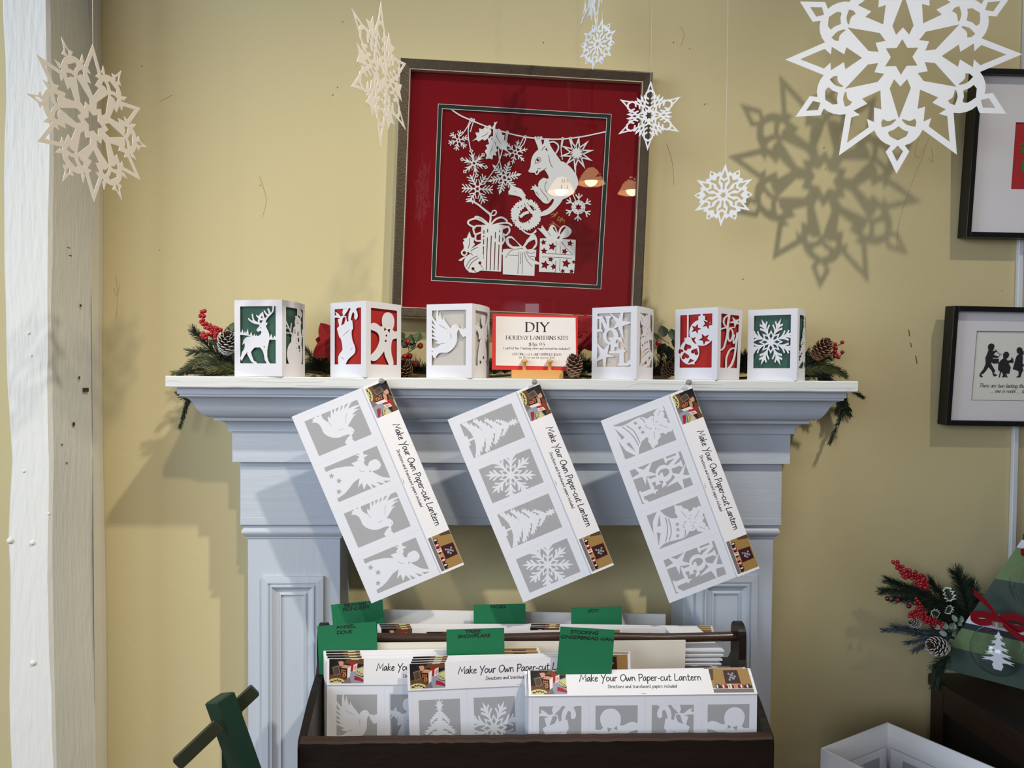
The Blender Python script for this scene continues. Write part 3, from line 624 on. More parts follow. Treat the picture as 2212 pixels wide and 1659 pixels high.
# ---------------------------------------------------------------- paper lanterns on the shelf
LH, LW = .112, .0748
WB = boxmap(.125, .17, .745, .745)
def face(des): return [(rect(0, 0, 1, 1), 0), (rect(.125, .17, .87, .915), -1)] + mapl(des, WB)
D = {'reindeer': reindeer(), 'snowman': snowman(), 'stocking': stocking(), 'ginger': gingerbread(), 'dove': dove(), 'angel': angel(), 'bell': belldesign(), 'noel': noel(), 'ornaments': ornaments(), 'joy': joy(), 'flake': flakedesign(), 'tree': tree()}
def lantern(name, label, x, y, th, w, h, a, b, lrgb, bow=.003, flare=0.0):
    t = thing('paper_lantern', label, 'lantern', (x, y, Z0 + .0002), (0, 0, -th), 'paper lanterns along the mantel shelf')
    G_ = MB(); gr = [((w * k / 7, 0), (w * k / 7, h)) for k in range(1, 7)]
    maps = [lambda u, d, v: (-w + u, d - bow * .3 * sin(pi * u / w), v), lambda u, d, v: (-d + bow * sin(pi * u / w) + flare * v / h * u / w, u, v),
            lambda u, d, v: (-u, w - d + bow * sin(pi * u / w), v), lambda u, d, v: (-w + d - bow * .5 * sin(pi * u / w), w - u, v)]
    for k, des in enumerate((a, b, a, b)):
        lay = [([(p[0] * w, p[1] * h) for p in l], i) for l, i in face(des)]
        G_.merge(sheet(lay, .00035, gr, maps[k]))
    obj('body', G_, M_CARD, t)
    # translucent coloured liner a little inside the card
    ml = mat('liner_%s' % name, lrgb, rough=.8, var=.07, scale=70, trans=.25)
    L = MB(); i = .0032
    lay = [(rect(.0035, .01, w - .0035, h - .008), 0)]; gl = [((.0035 + (w - .007) * k / 7, .01), (.0035 + (w - .007) * k / 7, h - .008)) for k in range(1, 7)]
    for k in range(4):
        f = maps[k]; L.merge(sheet(lay, .0002, gl, lambda u, d, v, f=f: f(u, d + i, v)))
    obj('liner', L, ml, t)
    return t
GR, RD, WH = (66, 104, 90), (190, 44, 40), (214, 210, 202)
lantern('green', 'white paper lantern with a cut-out reindeer and snowman over green', -.3455, -.1722, .2028, .0755, .1125, D['reindeer'], D['snowman'], GR, .004)
lantern('red', 'white paper lantern with a cut-out stocking and gingerbread man over red', -.2234, -.1724, .6275, .0755, .1123, D['stocking'], D['ginger'], RD, .0015)
lantern('white', 'white paper lantern with a cut-out dove carrying a heart', -.0678, -.1712, .3602, .0738, .1103, D['dove'], D['angel'], WH, .005)
lan4 = lantern('white', 'white paper lantern spelling noel with two cut-out stars', .1776, -.1708, .5616, .0727, .1092, D['noel'], D['bell'], WH, .004)
def tea_light(lan, dx, dy):
    c = lan.matrix_basis @ Vector((dx, dy, 0))
    t = thing('tea_light', 'lit tea light glowing through the side of the noel lantern', 'candle', (c.x, c.y, Z0 + .0002))
    obj('cup', MB().lathe([(0, 0), (.017, 0), (.018, .014), (.0165, .014), (.016, .011), (0, .011)], 20), mat('tea_light_cup', (226, 222, 214), rough=.5, var=.02), t)
    obj('flame', MB().lathe([(0, .013), (.0022, .017), (.0026, .021), (.0016, .027), (0, .033)], 10), mat('flame', (255, 190, 110), var=0, emit=(255, 170, 80, 14)), t)
    o = lamp('flame_glow', 'POINT', (c.x, c.y, Z0 + .036), (c.x, c.y, 0), .045, (1, .58, .26), shadow_soft_size=.004)
tea_light(lan4, -.030, .030)
lantern('red', 'white paper lantern with cut-out ornaments and the word joy over red', .2995, -.1712, .7791, .0727, .1092, D['ornaments'], D['joy'], RD, .0, .004)
lantern('green', 'white paper lantern with one large cut-out snowflake over green', .4203, -.1706, .5708, .0727, .1086, D['flake'], D['tree'], GR, .004)
# ---------------------------------------------------------------- hanging paper snowflakes
def pol(r, deg): return (r * cos(radians(deg)), r * sin(radians(deg)))
def arms(fn, n=6, off=90.0):
    """repeat loops given in (r along the arm, t across) round the centre, both hands"""
    out = []
    for k in range(n):
        a = radians(off + 360.0 / n * k); c, s = cos(a), sin(a)
        for lp, i, both in fn:
            for sg in ((1, -1) if both else (1,)): out.append(([(r * c - sg * t * s, r * s + sg * t * c) for r, t in lp], i))
    return out
def outline(half, n=6, off=90.0):
    """half sector as (r, degrees from the arm) mirrored and repeated"""
    P = []
    for k in range(n):
        b = off + 360.0 / n * k
        for r, d in half[::-1]:
            if d > 0: P.append(pol(r, b - d))
        for r, d in half:
            if d < 180.0 / n - 1e-6 or True: P.append(pol(r, b + d)) if d < 180.0 / n else None
    return P
def mir(l): return l + [(r, -t) for r, t in reversed(l) if abs(t) > 1e-9]
def flake_tree(pend=True, off=0.0):
    """arms with fir-shaped openings, rings and pendants between them"""
    L = []
    half = [(1.0, 0), (.675, 12.5)]
    def ringpt(t):   # circle on the in-between axis, at 30 degrees
        x, y = .575 + .215 * cos(t), .215 * sin(t); r = hypot(x, y); return (r, 30 - math.degrees(atan2(y, x)))
    half += [ringpt(t) for t in (1.25, 1.0, .75, .5, .25, .0)]
    L.append((outline(half, 6, off), 0))
    o2 = off + 30
    L.append((star(0, 0, .158, 6, .58, o2), -1))
    tree = mir([(.87, 0), (.66, .088), (.605, .036), (.60, .105), (.49, .034), (.475, .098), (.335, 0)])
    L += arms([(tree, -1, False)], 6, off)
    sec = [(mir([(.26, 0), (.195, .055), (.275, .09), (.545, 0)]), -1, False), (cat([(.545, .028), (.565, .09), (.545, .135)], 3) + cat([(.575, .150), (.618, .142)], 2) + cat([(.618, .142), (.60, .07), (.558, .026)], 3), -1, True),
           (cat([(.610, 0), (.645, .045), (.66, .085)], 3) + cat([(.70, .070), (.735, 0)], 3) + cat([(.735, 0), (.70, -.070), (.66, -.085), (.645, -.045)], 3), -1, False)]
    L += arms(sec, 6, o2)
    if pend:
        L += arms([(mir([(1.03, 0), (.835, .10), (.785, .062), (.74, .05)]), 0, False), (mir([(.925, 0), (.832, .047), (.782, 0)]), -1, False)], 6, o2)
    else:
        L += arms([(mir([(1.0, 0), (.86, .035), (.82, .10), (.78, .04), (.70, .05)]), 0, False), (mir([(.90, 0), (.83, .028), (.77, 0)]), -1, False)], 6, o2)
        L += arms([([(.70, .145), (.80, .175), (.735, .20), (.66, .21)], 0, True)], 6, off)
    return L
def flake_chevron(off=90.0, block=False):
    L = [(outline([(1, 0), (.705, 7.6), (.665, 11.4), (.575, 14.2), (.625, 16.2), (.545, 19.5), (.655, 24.5), (.50, 30)], 6, off), 0)]
    if block: L += arms([([(.50, .20), (.68, .25), (.55, .33), (.40, .25)], 0, True)], 6, off)
    L.append((star(0, 0, .118, 6, .6, off + 30), -1))
    L += arms([(mir([(.86, 0), (.725, .046), (.735, 0)]), -1, False), (mir([(.685, 0), (.63, .088), (.53, .098), (.31, .118), (.245, 0)]), -1, False),
               (stroke([(.565, .15), (.475, .042)], .046), 0, True), (stroke([(.455, .175), (.345, .042)], .046), 0, True),
               ([(.155, .048), (.205, .044), (.262, .118), (.215, .118)], -1, True)], 6, off)
    L += arms([(mir([(.345, 0), (.41, .032), (.485, 0)]), -1, False), ([(.44, .062), (.50, .075), (.555, .105), (.46, .10)], -1, True)], 6, off + 30)
    return L
def flake_twelve(off=90.0):
    L = [(outline([(1, 0), (.70, 8.5), (.775, 10.5), (.715, 19.5), (.80, 24.0), (.90, 30)], 6, off), 0), ]
    L += arms([(mir([(.905, 0), (.80, .085), (.70, .0)]), 0, False)], 6, off + 30)
    L.append((star(0, 0, .112, 6, .6, off + 30), -1))
    def Y(r0, r1, r2, t2, w): return [(mir([(r0, 0), (r0 + .06, w * .6), (r1, w * .6), (r2 - w * .3, t2 + w * .2), (r2 + w * .6, t2 - w * .3), (r1 + w * 1.25, 0)]), -1, False)]
    L += arms([(mir([(.80, 0), (.58, .078), (.51, 0)]), -1, False)] + Y(.15, .37, .47, .115, .052), 6, off)
    L += arms([(mir([(.845, 0), (.785, .055), (.72, 0)]), -1, False)] + Y(.20, .44, .60, .145, .075), 6, off + 30)
    return L
FL = {'tree': flake_tree(True, 0), 'tree2': flake_tree(False, 90), 'chev': flake_chevron(), 'chevb': flake_chevron(90, True), 'twelve': flake_twelve()}
def hang_flake(label, kind, px, py, y, R, yaw, roll=0, m=None, pitch=0, top=1.0, thread=True, zmax=3.2):
    c = un(px, py, y=y)
    t = thing('paper_snowflake', label, 'snowflake', c, (radians(pitch), radians(roll), radians(yaw)), 'paper snowflakes on threads')
    obj('cut_paper', sheet([([(p[0] * R, p[1] * R) for p in l], i) for l, i in FL[kind]], .0006), m or M_FLAKE, t)
    if thread:
        M = Matrix.Rotation(radians(yaw), 4, 'Z') @ Matrix.Rotation(radians(roll), 4, 'Y')
        a = M @ Vector((0, 0, R * top)); b = Vector((a.x, a.y, zmax - c.z)); I = M.inverted()
        obj('thread', MB().tube([I @ a, I @ ((a + b) / 2), I @ b], .00035, 5), M_THREAD, t)
    return t
M_FW = mat('white_flake_paper', (236, 238, 242), rough=.75, var=.015, scale=60, trans=.1)
hang_flake('largest white paper snowflake, casting a shadow on the wall', 'tree', 1947.7, 123, -.136, .1730, -9, 1.2, M_FW, top=1.03, thread=True)
hang_flake('cream paper snowflake turned sideways in front of the white post', 'tree2', 202, 266, -.37, .0925, 76, 0)
hang_flake('cream paper snowflake turned sideways overlapping the corner of the red framed picture', 'chevb', 823, 160, -.32, .0905, 72.5, 0)
tp = hang_flake('white paper snowflake cut off by the top of the photo', 'chevb', 1289, -71, -.2, .0935, -81, 0, M_FW)
hang_flake('tiny white paper snowflake above the red framed picture, hung under another', 'twelve', 1290.5, 95.6, -.2, .0348, -46, 14, M_FW, zmax=un(1296, 60, y=-.2).z + .02)
hang_flake('white paper snowflake with pointed arms over the right edge of the red picture', 'chev', 1402.3, 249.6, -.15, .0525, -16, 2.0, M_FW)
hang_flake('small white twelve-pointed paper snowflake hanging against the bare wall', 'twelve', 1562, 421.4, -.15, .0473, -22, 3.5, M_FW)

# ---------------------------------------------------------------- big framed paper-cut over the mantel
fr = thing('framed_picture', 'bronze framed white paper cut of a hanging squirrel on red', 'picture', (.0115, 0, 1.4575), (0, radians(1.95), 0))
FW_, FH_ = .2105, .2135
fh = hom([(865, 120), (1413, 155), (1387, 705), (847, 686)], [(-FW_, FH_), (FW_, FH_), (FW_, -FH_), (-FW_, -FH_)])
M_BR = mat('bronze_moulding', (70, 60, 46), rough=.4, var=.3, scale=90, bump=.3, bscale=300, metal=.35)
M_LIP = mat('champagne_lip', (196, 186, 160), rough=.35, var=.05, metal=.6)
def ringframe(w, h, prof, mi=0):
    """mitred moulding; prof = (inset, -y)"""
    g = MB(); R = []
    for o, d in prof: R.append([(-w + o, -d, h - o), (w - o, -d, h - o), (w - o, -d, -h + o), (-w + o, -d, -h + o)])
    for k in range(len(R) - 1):
        for i in range(4):
            j = (i + 1) % 4; g.add([R[k][i], R[k + 1][i], R[k + 1][j], R[k][j]], [(0, 1, 2, 3)], mi)
    return g
obj('moulding', ringframe(FW_, FH_, [(0, .001), (0, .026), (.0012, .0275), (.003, .028), (.0165, .0255), (.0165, .017)]), M_BR, fr)
obj('inner_lip', ringframe(FW_ - .0163, FH_ - .0163, [(0, .018), (0, .0262), (.0012, .0262), (.0012, .016)]).merge(ringframe(FW_ + .0002, FH_ + .0002, [(0, .003), (0, .0262), (.0013, .0278), (.0016, .027)])), M_LIP, fr)
M_RED = mat('red_mat_board', (112, 12, 20), rough=.8, spec=.05, var=.03, scale=8)
M_GREENMAT = mat('dark_green_mat', (34, 50, 46), rough=.8, spec=.05, var=.05)
M_BEVEL = mat('cream_bevel', (205, 196, 186), rough=.7, var=0)
c5 = lambda x, y: fh((920 + x / 3.7705, 200 + y / 3.7705))
oq = [c5(*p) for p in ((107, 63), (1528, 155), (1443, 1585), (55, 1523))]; iq = [c5(*p) for p in ((140, 102), (1492, 187), (1411, 1552), (91, 1491))]
def grow(q, d):
    cx = sum(p[0] for p in q) / 4; cy = sum(p[1] for p in q) / 4
    return [(p[0] + (d if p[0] > cx else -d), p[1] + (d if p[1] > cy else -d)) for p in q]
w_, h_ = FW_ - .0155, FH_ - .0155
obj('mat_board', sheet([(rect(-w_, -h_, w_, h_), 0), (grow(oq, .0008), 1), (oq, 2), (grow(iq, .0008), 1), (iq, -1)], .0014, side=1), [M_RED, M_BEVEL, M_GREENMAT], fr, loc=(0, -.0145, 0))
obj('backing', MB().box((-w_, -.0115, -h_), (w_, -.002, h_)), mat('red_backing', (108, 11, 18), rough=.85, spec=.05, var=.03, scale=8), fr)
obj('glass_pane', MB().box((-w_ - .001, -.0182, -h_ - .001), (w_ + .001, -.0172, h_ + .001)), glassmat('picture_glass', 1.5), fr)

d1 = lambda x, y: fh((960 + x / 8.295, 220 + y / 8.295)); d2 = lambda x, y: fh((1120 + x / 7.9, 280 + y / 7.9)); d3 = lambda x, y: fh((980 + x / 7.6276, 420 + y / 7.6276))
U5 = .42 / 2066; U1 = U5 * 3.7705 / 8.295; U2 = U5 * 3.7705 / 7.9; U3 = U5 * 3.7705 / 7.6276   # metres per crop pixel
A_ = []
def sk(m, pts, w, i=0, smooth=3, **k):
    P = cat(pts, smooth) if smooth and len(pts) > 2 else pts
    l = stroke([m(*p) for p in P], w, **k)
    if l: A_.append((l, i))
def pg(m, pts, i=0): A_.append(([m(*p) for p in pts], i))
def cc(m, x, y, r, i=-1, n=9):
    c = m(x, y); A_.append((circ(c[0], c[1], r, n), i))
def fl(m, x, y, R, kind, a0=90):
    c = m(x, y); n = 6
    for k in range(n):
        a = radians(a0 + k * 60)
        T = lambda r, t: (c[0] + R * (r * cos(a) - t * sin(a)), c[1] + R * (r * sin(a) + t * cos(a)))
        A_.append((stroke([T(.1, 0), T(.95, 0)], R * .085), 0))
        for sg in (1, -1):
            if kind in ('plain', 'ring'):
                A_.append((stroke([T(.62, 0), T(.86, sg * .22)], R * .09), 0)); A_.append((stroke([T(.36, 0), T(.58, sg * .2)], R * .09), 0)) if kind == 'plain' else None
            if kind == 'barbs':
                for r0 in (.3, .5, .7): A_.append((stroke([T(r0, 0), T(r0 + .24, sg * .24)], R * .065), 0))
            if kind == 'leaf':
                for r0 in (.25, .42, .58): A_.append((stroke([T(r0, 0), T(r0 + .16, sg * .2)], R * .07), 0))
                A_.append(([T(.7, 0), T(.82, sg * .1), T(1.05, 0)], 0))
            if kind == 'square':
                A_.append(([T(.22, 0), T(.72, sg * .22), T(.5, 0)], 0)); A_.append(([T(.15, 0), T(.5, sg * .29), T(.22, 0)], 0))
            if kind == 'star':
                A_.append(([T(.62, 0), T(.86, sg * .2), T(.8, 0)], 0)); A_.append((stroke([T(.36, 0), T(.56, sg * .2)], R * .09), 0))
        if kind == 'square': A_.append(([T(.72, 0), T(.87, .15), T(1.02, 0), T(.87, -.15)], 0)); A_.append(([T(.81, 0), T(.87, .06), T(.94, 0), T(.87, -.06)], -1))
        if kind == 'star': A_.append(([T(.6, .07), T(1.08, 0), T(.6, -.07)], 0))
    if kind == 'ring':
        A_.append((circ(c[0], c[1], R * .5, 12), 0)); A_.append((star(c[0], c[1], R * .26, 6, .55, a0), -1))
        for k in range(12):
            a = radians(a0 + 15 + k * 30); A_.append((circ(c[0] + R * .39 * cos(a), c[1] + R * .39 * sin(a), R * .035, 5), -1))
    elif kind == 'star10': pass
    else: A_.append((circ(c[0], c[1], R * .22, 6), 0)); A_.append((star(c[0], c[1], R * .13, 6, .6, a0), -1))
# string, hanging loops
sk(c5, [(200, 95), (280, 150), (350, 183), (500, 245), (640, 290), (760, 322), (880, 343), (1000, 353), (1130, 353), (1280, 336), (1400, 312), (1500, 290)], U5 * 11)
for P in ([(370, 190), (350, 245), (305, 310)], [(395, 190), (360, 240), (355, 330), (375, 445)], [(400, 195), (372, 290)], [(672, 295), (660, 380)], [(682, 296), (672, 370)], [(815, 335), (770, 430)], [(832, 338), (815, 390), (778, 432)], [(1130, 350), (1120, 430), (1132, 520)], [(1140, 352), (1125, 420)], [(1195, 350), (1215, 420)], [(1205, 352), (1225, 420)], [(605, 430), (615, 530), (635, 610)], [(640, 430), (600, 560), (490, 720)], [(1215, 800), (1245, 870)], [(1240, 570), (1240, 650)]): sk(c5, P, U5 * 8)
for x, y in ((378, 188), (398, 193), (678, 294), (826, 334), (1133, 350), (1198, 348)): cc(c5, x, y, U5 * 13, 0); cc(c5, x, y - 2, U5 * 4)
fl(c5, 272, 362, U5 * 88, 'plain', 80); fl(c5, 403, 552, U5 * 118, 'square', 105); fl(c5, 432, 765, U5 * 132, 'barbs', 60); fl(c5, 655, 672, U5 * 140, 'leaf', 75); fl(c5, 745, 462, U5 * 102, 'star', 78); fl(c5, 1263, 915, U5 * 118, 'ring', 90)
c = c5(1250, 470); A_.append((star(c[0], c[1], U5 * 148, 10, .42, 85), 0))
for k in range(10):
    a = radians(85 + 36 * k); T = lambda r, t: (c[0] + U5 * (r * cos(a) - t * sin(a)), c[1] + U5 * (r * sin(a) + t * cos(a)))
    A_.append(([T(92, 0), T(60, 8), T(30, 0), T(60, -8)], -1)); A_.append((circ(*T(48, 16), U5 * 6, 5), -1))
# holly
pg(d1, [(515, 648), (590, 590), (605, 560), (575, 485), (650, 490), (645, 410), (715, 430), (760, 375), (860, 430), (870, 480), (850, 530), (800, 600), (740, 640), (715, 605), (635, 655), (600, 615)])
pg(d1, [(900, 430), (990, 440), (1060, 490), (1065, 530), (1110, 540), (1100, 620), (1175, 680), (1150, 760), (1180, 850), (1080, 790), (1040, 800), (980, 740), (900, 620)])
pg(d1, [(800, 590), (880, 590), (990, 690), (960, 770), (990, 820), (945, 850), (965, 910), (900, 900), (890, 980), (830, 960), (765, 975), (785, 900), (750, 825), (795, 780), (765, 720), (830, 700)])
pg(d1, [(870, 420), (920, 340), (920, 295), (945, 305), (985, 288), (945, 350), (935, 440)]); cc(d1, 835, 388, U1 * 34, 0); cc(d1, 1005, 452, U1 * 32, 0); cc(d1, 880, 600, U1 * 45, 0, 7)
for s in ([(680, 570), (760, 535), (820, 480)], [(945, 490), (985, 600), (1050, 700)], [(895, 720), (875, 800), (838, 880)], [(905, 660), (945, 680), (945, 730)], [(830, 425), (858, 425), (880, 410)]): sk(d1, s, U1 * 10, -1, taper=True)
for p in ([(868, 430), (905, 432), (900, 478), (868, 470)], [(822, 545), (850, 532), (868, 550), (832, 580)], [(858, 600), (892, 588), (880, 620)], [(760, 385), (800, 400), (802, 418)], [(960, 770), (990, 765), (990, 790)]): pg(d1, p, -1)
# squirrel hanging by its paws
pg(d2, [(305, 78), (325, 58), (350, 72), (375, 58), (395, 72), (420, 60), (448, 66), (440, 95), (425, 120), (440, 180), (470, 175), (480, 110), (472, 98), (500, 100), (515, 86), (530, 98), (555, 90), (570, 105), (562, 150), (590, 230), (640, 310), (700, 395), (760, 480)] + cat([(760, 492), (800, 497), (850, 525), (910, 575), (965, 635), (1015, 705), (1045, 765), (1060, 830), (1052, 910), (1010, 1000), (950, 1070), (870, 1120), (800, 1150)], 2) + cat([(760, 1215), (660, 1330), (560, 1405), (470, 1435), (380, 1450)], 2) + [(300, 1430), (250, 1350), (330, 1350), (430, 1370)] + cat([(530, 1320), (600, 1255), (640, 1185), (645, 1150)], 2) + [(620, 1140)] + cat([(595, 1170), (560, 1212), (520, 1225), (460, 1205), (420, 1160), (370, 1110), (330, 1060), (308, 1000)], 2) + [(290, 985), (245, 985), (245, 968), (285, 955), (265, 930), (275, 918), (315, 930), (312, 898), (325, 892), (345, 925), (376, 940)] + cat([(375, 890), (390, 840), (430, 800), (470, 776)], 2) + [(500, 787), (530, 797), (555, 785)] + cat([(550, 745), (520, 690), (480, 640), (430, 660), (395, 685)], 2) + [(375, 715), (352, 733), (330, 722), (316, 690), (245, 690)] + cat([(215, 680), (205, 655), (228, 620), (245, 570), (250, 500), (270, 420), (310, 350), (378, 285)], 2) + [(350, 200), (320, 130)])
pg(d2, [(430, 120), (475, 175), (440, 210)], -1); pg(d2, [(515, 255), (542, 318), (495, 292)], -1); cc(d2, 372, 470, U2 * 27, -1, 10); cc(d2, 381, 456, U2 * 7, 0, 6); pg(d2, [(220, 645), (238, 660), (232, 672)], -1); pg(d2, [(375, 630), (370, 680), (345, 712), (335, 680)], -1)
for s in ([(325, 535), (335, 470), (370, 425), (410, 440), (420, 480), (390, 510), (335, 530)], [(555, 385), (575, 500), (620, 600)], [(520, 840), (490, 920), (510, 1010), (575, 1080)], [(410, 965), (460, 1040), (520, 1110), (550, 1180)], [(340, 1020), (385, 1080)], [(770, 900), (775, 970)], [(880, 910), (870, 970), (840, 1030)], [(345, 70), (360, 95), (350, 115)], [(380, 70), (395, 95), (385, 110)], [(495, 230), (455, 270), (440, 300)], [(360, 610), (390, 622), (418, 618)], [(470, 640), (500, 625), (512, 605)], [(800, 800), (785, 830), (800, 860)], [(835, 802), (825, 830), (835, 860)], [(865, 815), (885, 830), (885, 860)]): sk(d2, s, U2 * 9, -1, taper=False)
sk(d2, [(570, 165), (640, 155), (710, 200), (722, 270), (680, 350)], U2 * 26)
# ribbon, wreath, parcels, bell
def wreath(cx, cy, ro, ri, m):
    rnd = random.Random(4); P = []; Q = []
    for k in range(72):
        a = 2 * pi * k / 72; r = ro * (1.06 if k % 2 else .95) * rnd.uniform(.97, 1.03) + (22 if k % 9 == 4 and k % 2 == 0 else 0); P.append((cx + r * cos(a) * .97, cy + r * sin(a)))
    for k in range(44):
        a = 2 * pi * k / 44; r = ri * (1.10 if k % 2 else .92); x, y = r * cos(a) * .62, r * sin(a) * 1.0; Q.append((cx + 5 + x * .8 - y * .6, cy - 10 + x * .6 + y * .8))
    pg(m, P); pg(m, Q, -1)
wreath(1230, 300, 255, 165, d3)
sk(d3, [(985, -60), (1100, -40), (1180, 10), (1230, 120), (1320, 250), (1400, 280)], U3 * 62)
for s in ([(1200, 110), (1240, 200), (1320, 300)], [(1245, 100), (1300, 170), (1370, 230)]): sk(d3, s, U3 * 8, -1)
sk(d3, [(1140, 330), (1200, 280), (1260, 260)], U3 * 50)
for x, y in ((1355, 85), (1155, 155), (1100, 177), (1138, 237), (1050, 395), (1038, 440), (1142, 507), (1280, 425), (1297, 357), (1387, 210), (1427, 117)): cc(d3, x, y, U3 * 11, -1, 6)
pg(d1, [(1190, 1640), (1180, 1560), (1240, 1490), (1220, 1450), (1290, 1470), (1420, 1520), (1500, 1640), (1440, 1700), (1380, 1590), (1300, 1560), (1230, 1570)])
pg(d3, [(215, 92), (270, 50), (350, 65), (440, 120), (560, 215), (640, 275), (620, 310), (560, 260), (430, 150), (330, 85)])
sk(d3, [(625, 290), (640, 350), (620, 480)], U3 * 32); sk(d3, [(650, 290), (680, 235), (725, 235), (730, 280), (690, 315), (650, 310)], U3 * 20)
for s in ([(620, 480), (500, 370), (400, 335), (390, 360), (480, 400), (600, 460)], [(620, 490), (420, 370), (280, 400), (270, 460), (380, 520)], [(640, 470), (720, 380), (820, 345), (900, 390), (915, 440)], [(640, 490), (800, 445), (930, 440), (990, 480)], [(350, 530), (400, 490), (500, 490), (620, 500)], [(350, 540), (380, 630), (470, 600)], [(390, 640), (390, 730), (470, 740)], [(850, 530), (930, 500), (955, 570), (900, 640), (850, 620)], [(850, 650), (870, 720), (830, 790)], [(690, 500), (800, 490), (900, 500)]): sk(d3, s, U3 * 30)
pg(d3, [(490, 470), (850, 470), (840, 560), (815, 1250), (470, 1235), (480, 560)])
for x0, x1, ys in ((528, 512, [(560, 620), (650, 680), (710, 800), (830, 1045), (1180, 1220)]), (590, 568, [(540, 600), (680, 1225)]), (655, 632, [(650, 1225)]), (722, 700, [(590, 700), (755, 1225)]), (790, 765, [(560, 595), (640, 755), (800, 1230)])):
    for ya, yb in ys:
        f = lambda y: x0 + (x1 - x0) * (y - 540) / 690; pg(d3, [(f(ya) - 7, ya), (f(ya) + 8, ya), (f(yb) + 8, yb), (f(yb) - 7, yb)], -1)
cc(d3, 360, 1110, U3 * 165, 0, 22); pg(d3, [(205, 1010), (520, 960), (520, 1200), (470, 1240), (280, 1270)]); cc(d3, 198, 940, U3 * 55, 0, 14); cc(d3, 200, 940, U3 * 30, -1, 10)
pg(d3, [(100, 1065), (200, 1000), (245, 990), (150, 1080)]); pg(d3, [(285, 580), (320, 680), (375, 690), (355, 760), (380, 800), (330, 850), (270, 930), (180, 890), (195, 850), (175, 760), (205, 740), (180, 710), (240, 690)]); pg(d3, [(270, 920), (330, 860), (480, 770), (520, 900), (460, 980), (300, 960)])
for x, y in ((462, 1107), (347, 1205)): cc(d3, x, y, U3 * 27, -1, 9)
for s in ([(470, 1130), (500, 1180)], [(360, 1225), (400, 1262)], [(232, 1170), (300, 1060), (420, 990)], [(265, 1210), (330, 1100), (440, 1025)], [(285, 700), (285, 790), (265, 865)], [(310, 910), (370, 870), (430, 850)], [(260, 965), (310, 950), (340, 980)]): sk(d3, s, U3 * 10, -1)
pg(d3, [(845, 880), (905, 870), (1180, 870), (1400, 885), (1395, 1000), (1378, 1000), (1370, 1320), (845, 1295)])
for s in ([(1170, 860), (1060, 760), (980, 680), (920, 700), (920, 770), (1000, 840), (1170, 860)], [(1180, 860), (1250, 760), (1340, 640), (1390, 700), (1390, 800), (1330, 860), (1200, 850)]): sk(d3, s, U3 * 44)
pg(d3, [(1200, 800), (1240, 720), (1320, 640), (1395, 700), (1300, 740), (1230, 800)]); pg(d3, [(1010, 790), (900, 740), (930, 670), (1000, 665)])
pg(d3, [(935, 700), (990, 690), (1060, 745), (1130, 830), (1010, 830), (950, 770)], -1); pg(d3, [(1215, 830), (1270, 760), (1380, 720), (1390, 780), (1330, 870), (1250, 880)], -1)
for s in ([(1170, 560), (1240, 610), (1320, 625), (1395, 570)], [(1330, 1050), (1450, 1110)]): sk(d3, s, U3 * 26)
pg(d3, [(1330, 620), (1398, 535), (1395, 600)]); pg(d3, [(1360, 1060), (1450, 1105), (1440, 1130), (1340, 1120)]); pg(d3, [(830, 930), (850, 920), (850, 970), (830, 970)])
for s in ([(890, 1020), (980, 900), (1100, 870), (1180, 860)], [(1110, 920), (1095, 1280)], [(1175, 930), (1165, 1285)], [(1145, 930), (1135, 1120)], [(1200, 920), (1240, 1050), (1330, 1160)], [(1230, 920), (1290, 1010), (1360, 1060)], [(945, 978), (1090, 982)], [(1300, 990), (1370, 992)], [(1240, 915), (1310, 945), (1375, 925)]): sk(d3, s, U3 * 8, -1)
pg(d3, [(1462, 695), (1600, 690), (2055, 715), (2045, 1030), (2025, 1270), (1445, 1250), (1450, 1000)])
for s in ([(1760, 650), (1620, 620), (1640, 500), (1700, 500), (1755, 640)], [(1770, 650), (1800, 540), (1870, 490), (1970, 560), (1920, 650), (1790, 690)]): sk(d3, s, U3 * 30)
pg(d3, [(1580, 590), (1640, 495), (1680, 490), (1760, 640), (1740, 720), (1620, 700)]); pg(d3, [(1790, 640), (1900, 490), (1985, 560), (1970, 610), (1800, 715)]); pg(d3, [(1415, 520), (1480, 530), (1495, 470), (1560, 560), (1690, 660), (1720, 720), (1600, 720), (1530, 640)]); pg(d3, [(1780, 690), (1880, 760), (2020, 850), (2000, 870), (2010, 940), (1900, 880), (1800, 760)])
pg(d3, [(1672, 510), (1695, 500), (1745, 610), (1690, 550)], -1); pg(d3, [(1795, 610), (1830, 520), (1880, 490), (1890, 510), (1830, 590)], -1)
for x, y, r, a in ((1520, 760, 55, 30), (1665, 830, 74, 80), (1960, 775, 60, 80), (1530, 905, 60, 20), (1870, 910, 60, 70), (1640, 1040, 55, 10), (1545, 1135, 80, 80), (1690, 1165, 60, 30), (1895, 1110, 80, 80), (2020, 1085, 40, 30), (1840, 1235, 45, 40), (1985, 1240, 45, 80)):
    c = d3(x, y); A_.append((star(c[0], c[1], U3 * r, 5, .5, a), -1))
pg(d3, [(1450, 945), (2045, 965), (2042, 1030), (1450, 1005)]); pg(d3, [(1730, 740), (1805, 740), (1780, 1265), (1715, 1260)])
for s in ([(1500, 1000), (1990, 1022)], [(1560, 945), (2000, 965)], [(1730, 740), (1725, 940)], [(1800, 830), (1795, 940)], [(1725, 1065), (1715, 1255)], [(1795, 1040), (1785, 1230)], [(1595, 590), (1640, 650)], [(1820, 750), (1920, 880), (2000, 950)]): sk(d3, s, U3 * 8, -1)
obj('paper_cut', sheet(A_, .0004), mat('silver_white_paper', (208, 210, 208), rough=.6, var=.02, scale=60), fr, loc=(0, -.0128, 0))
B_ = A_; A_ = []
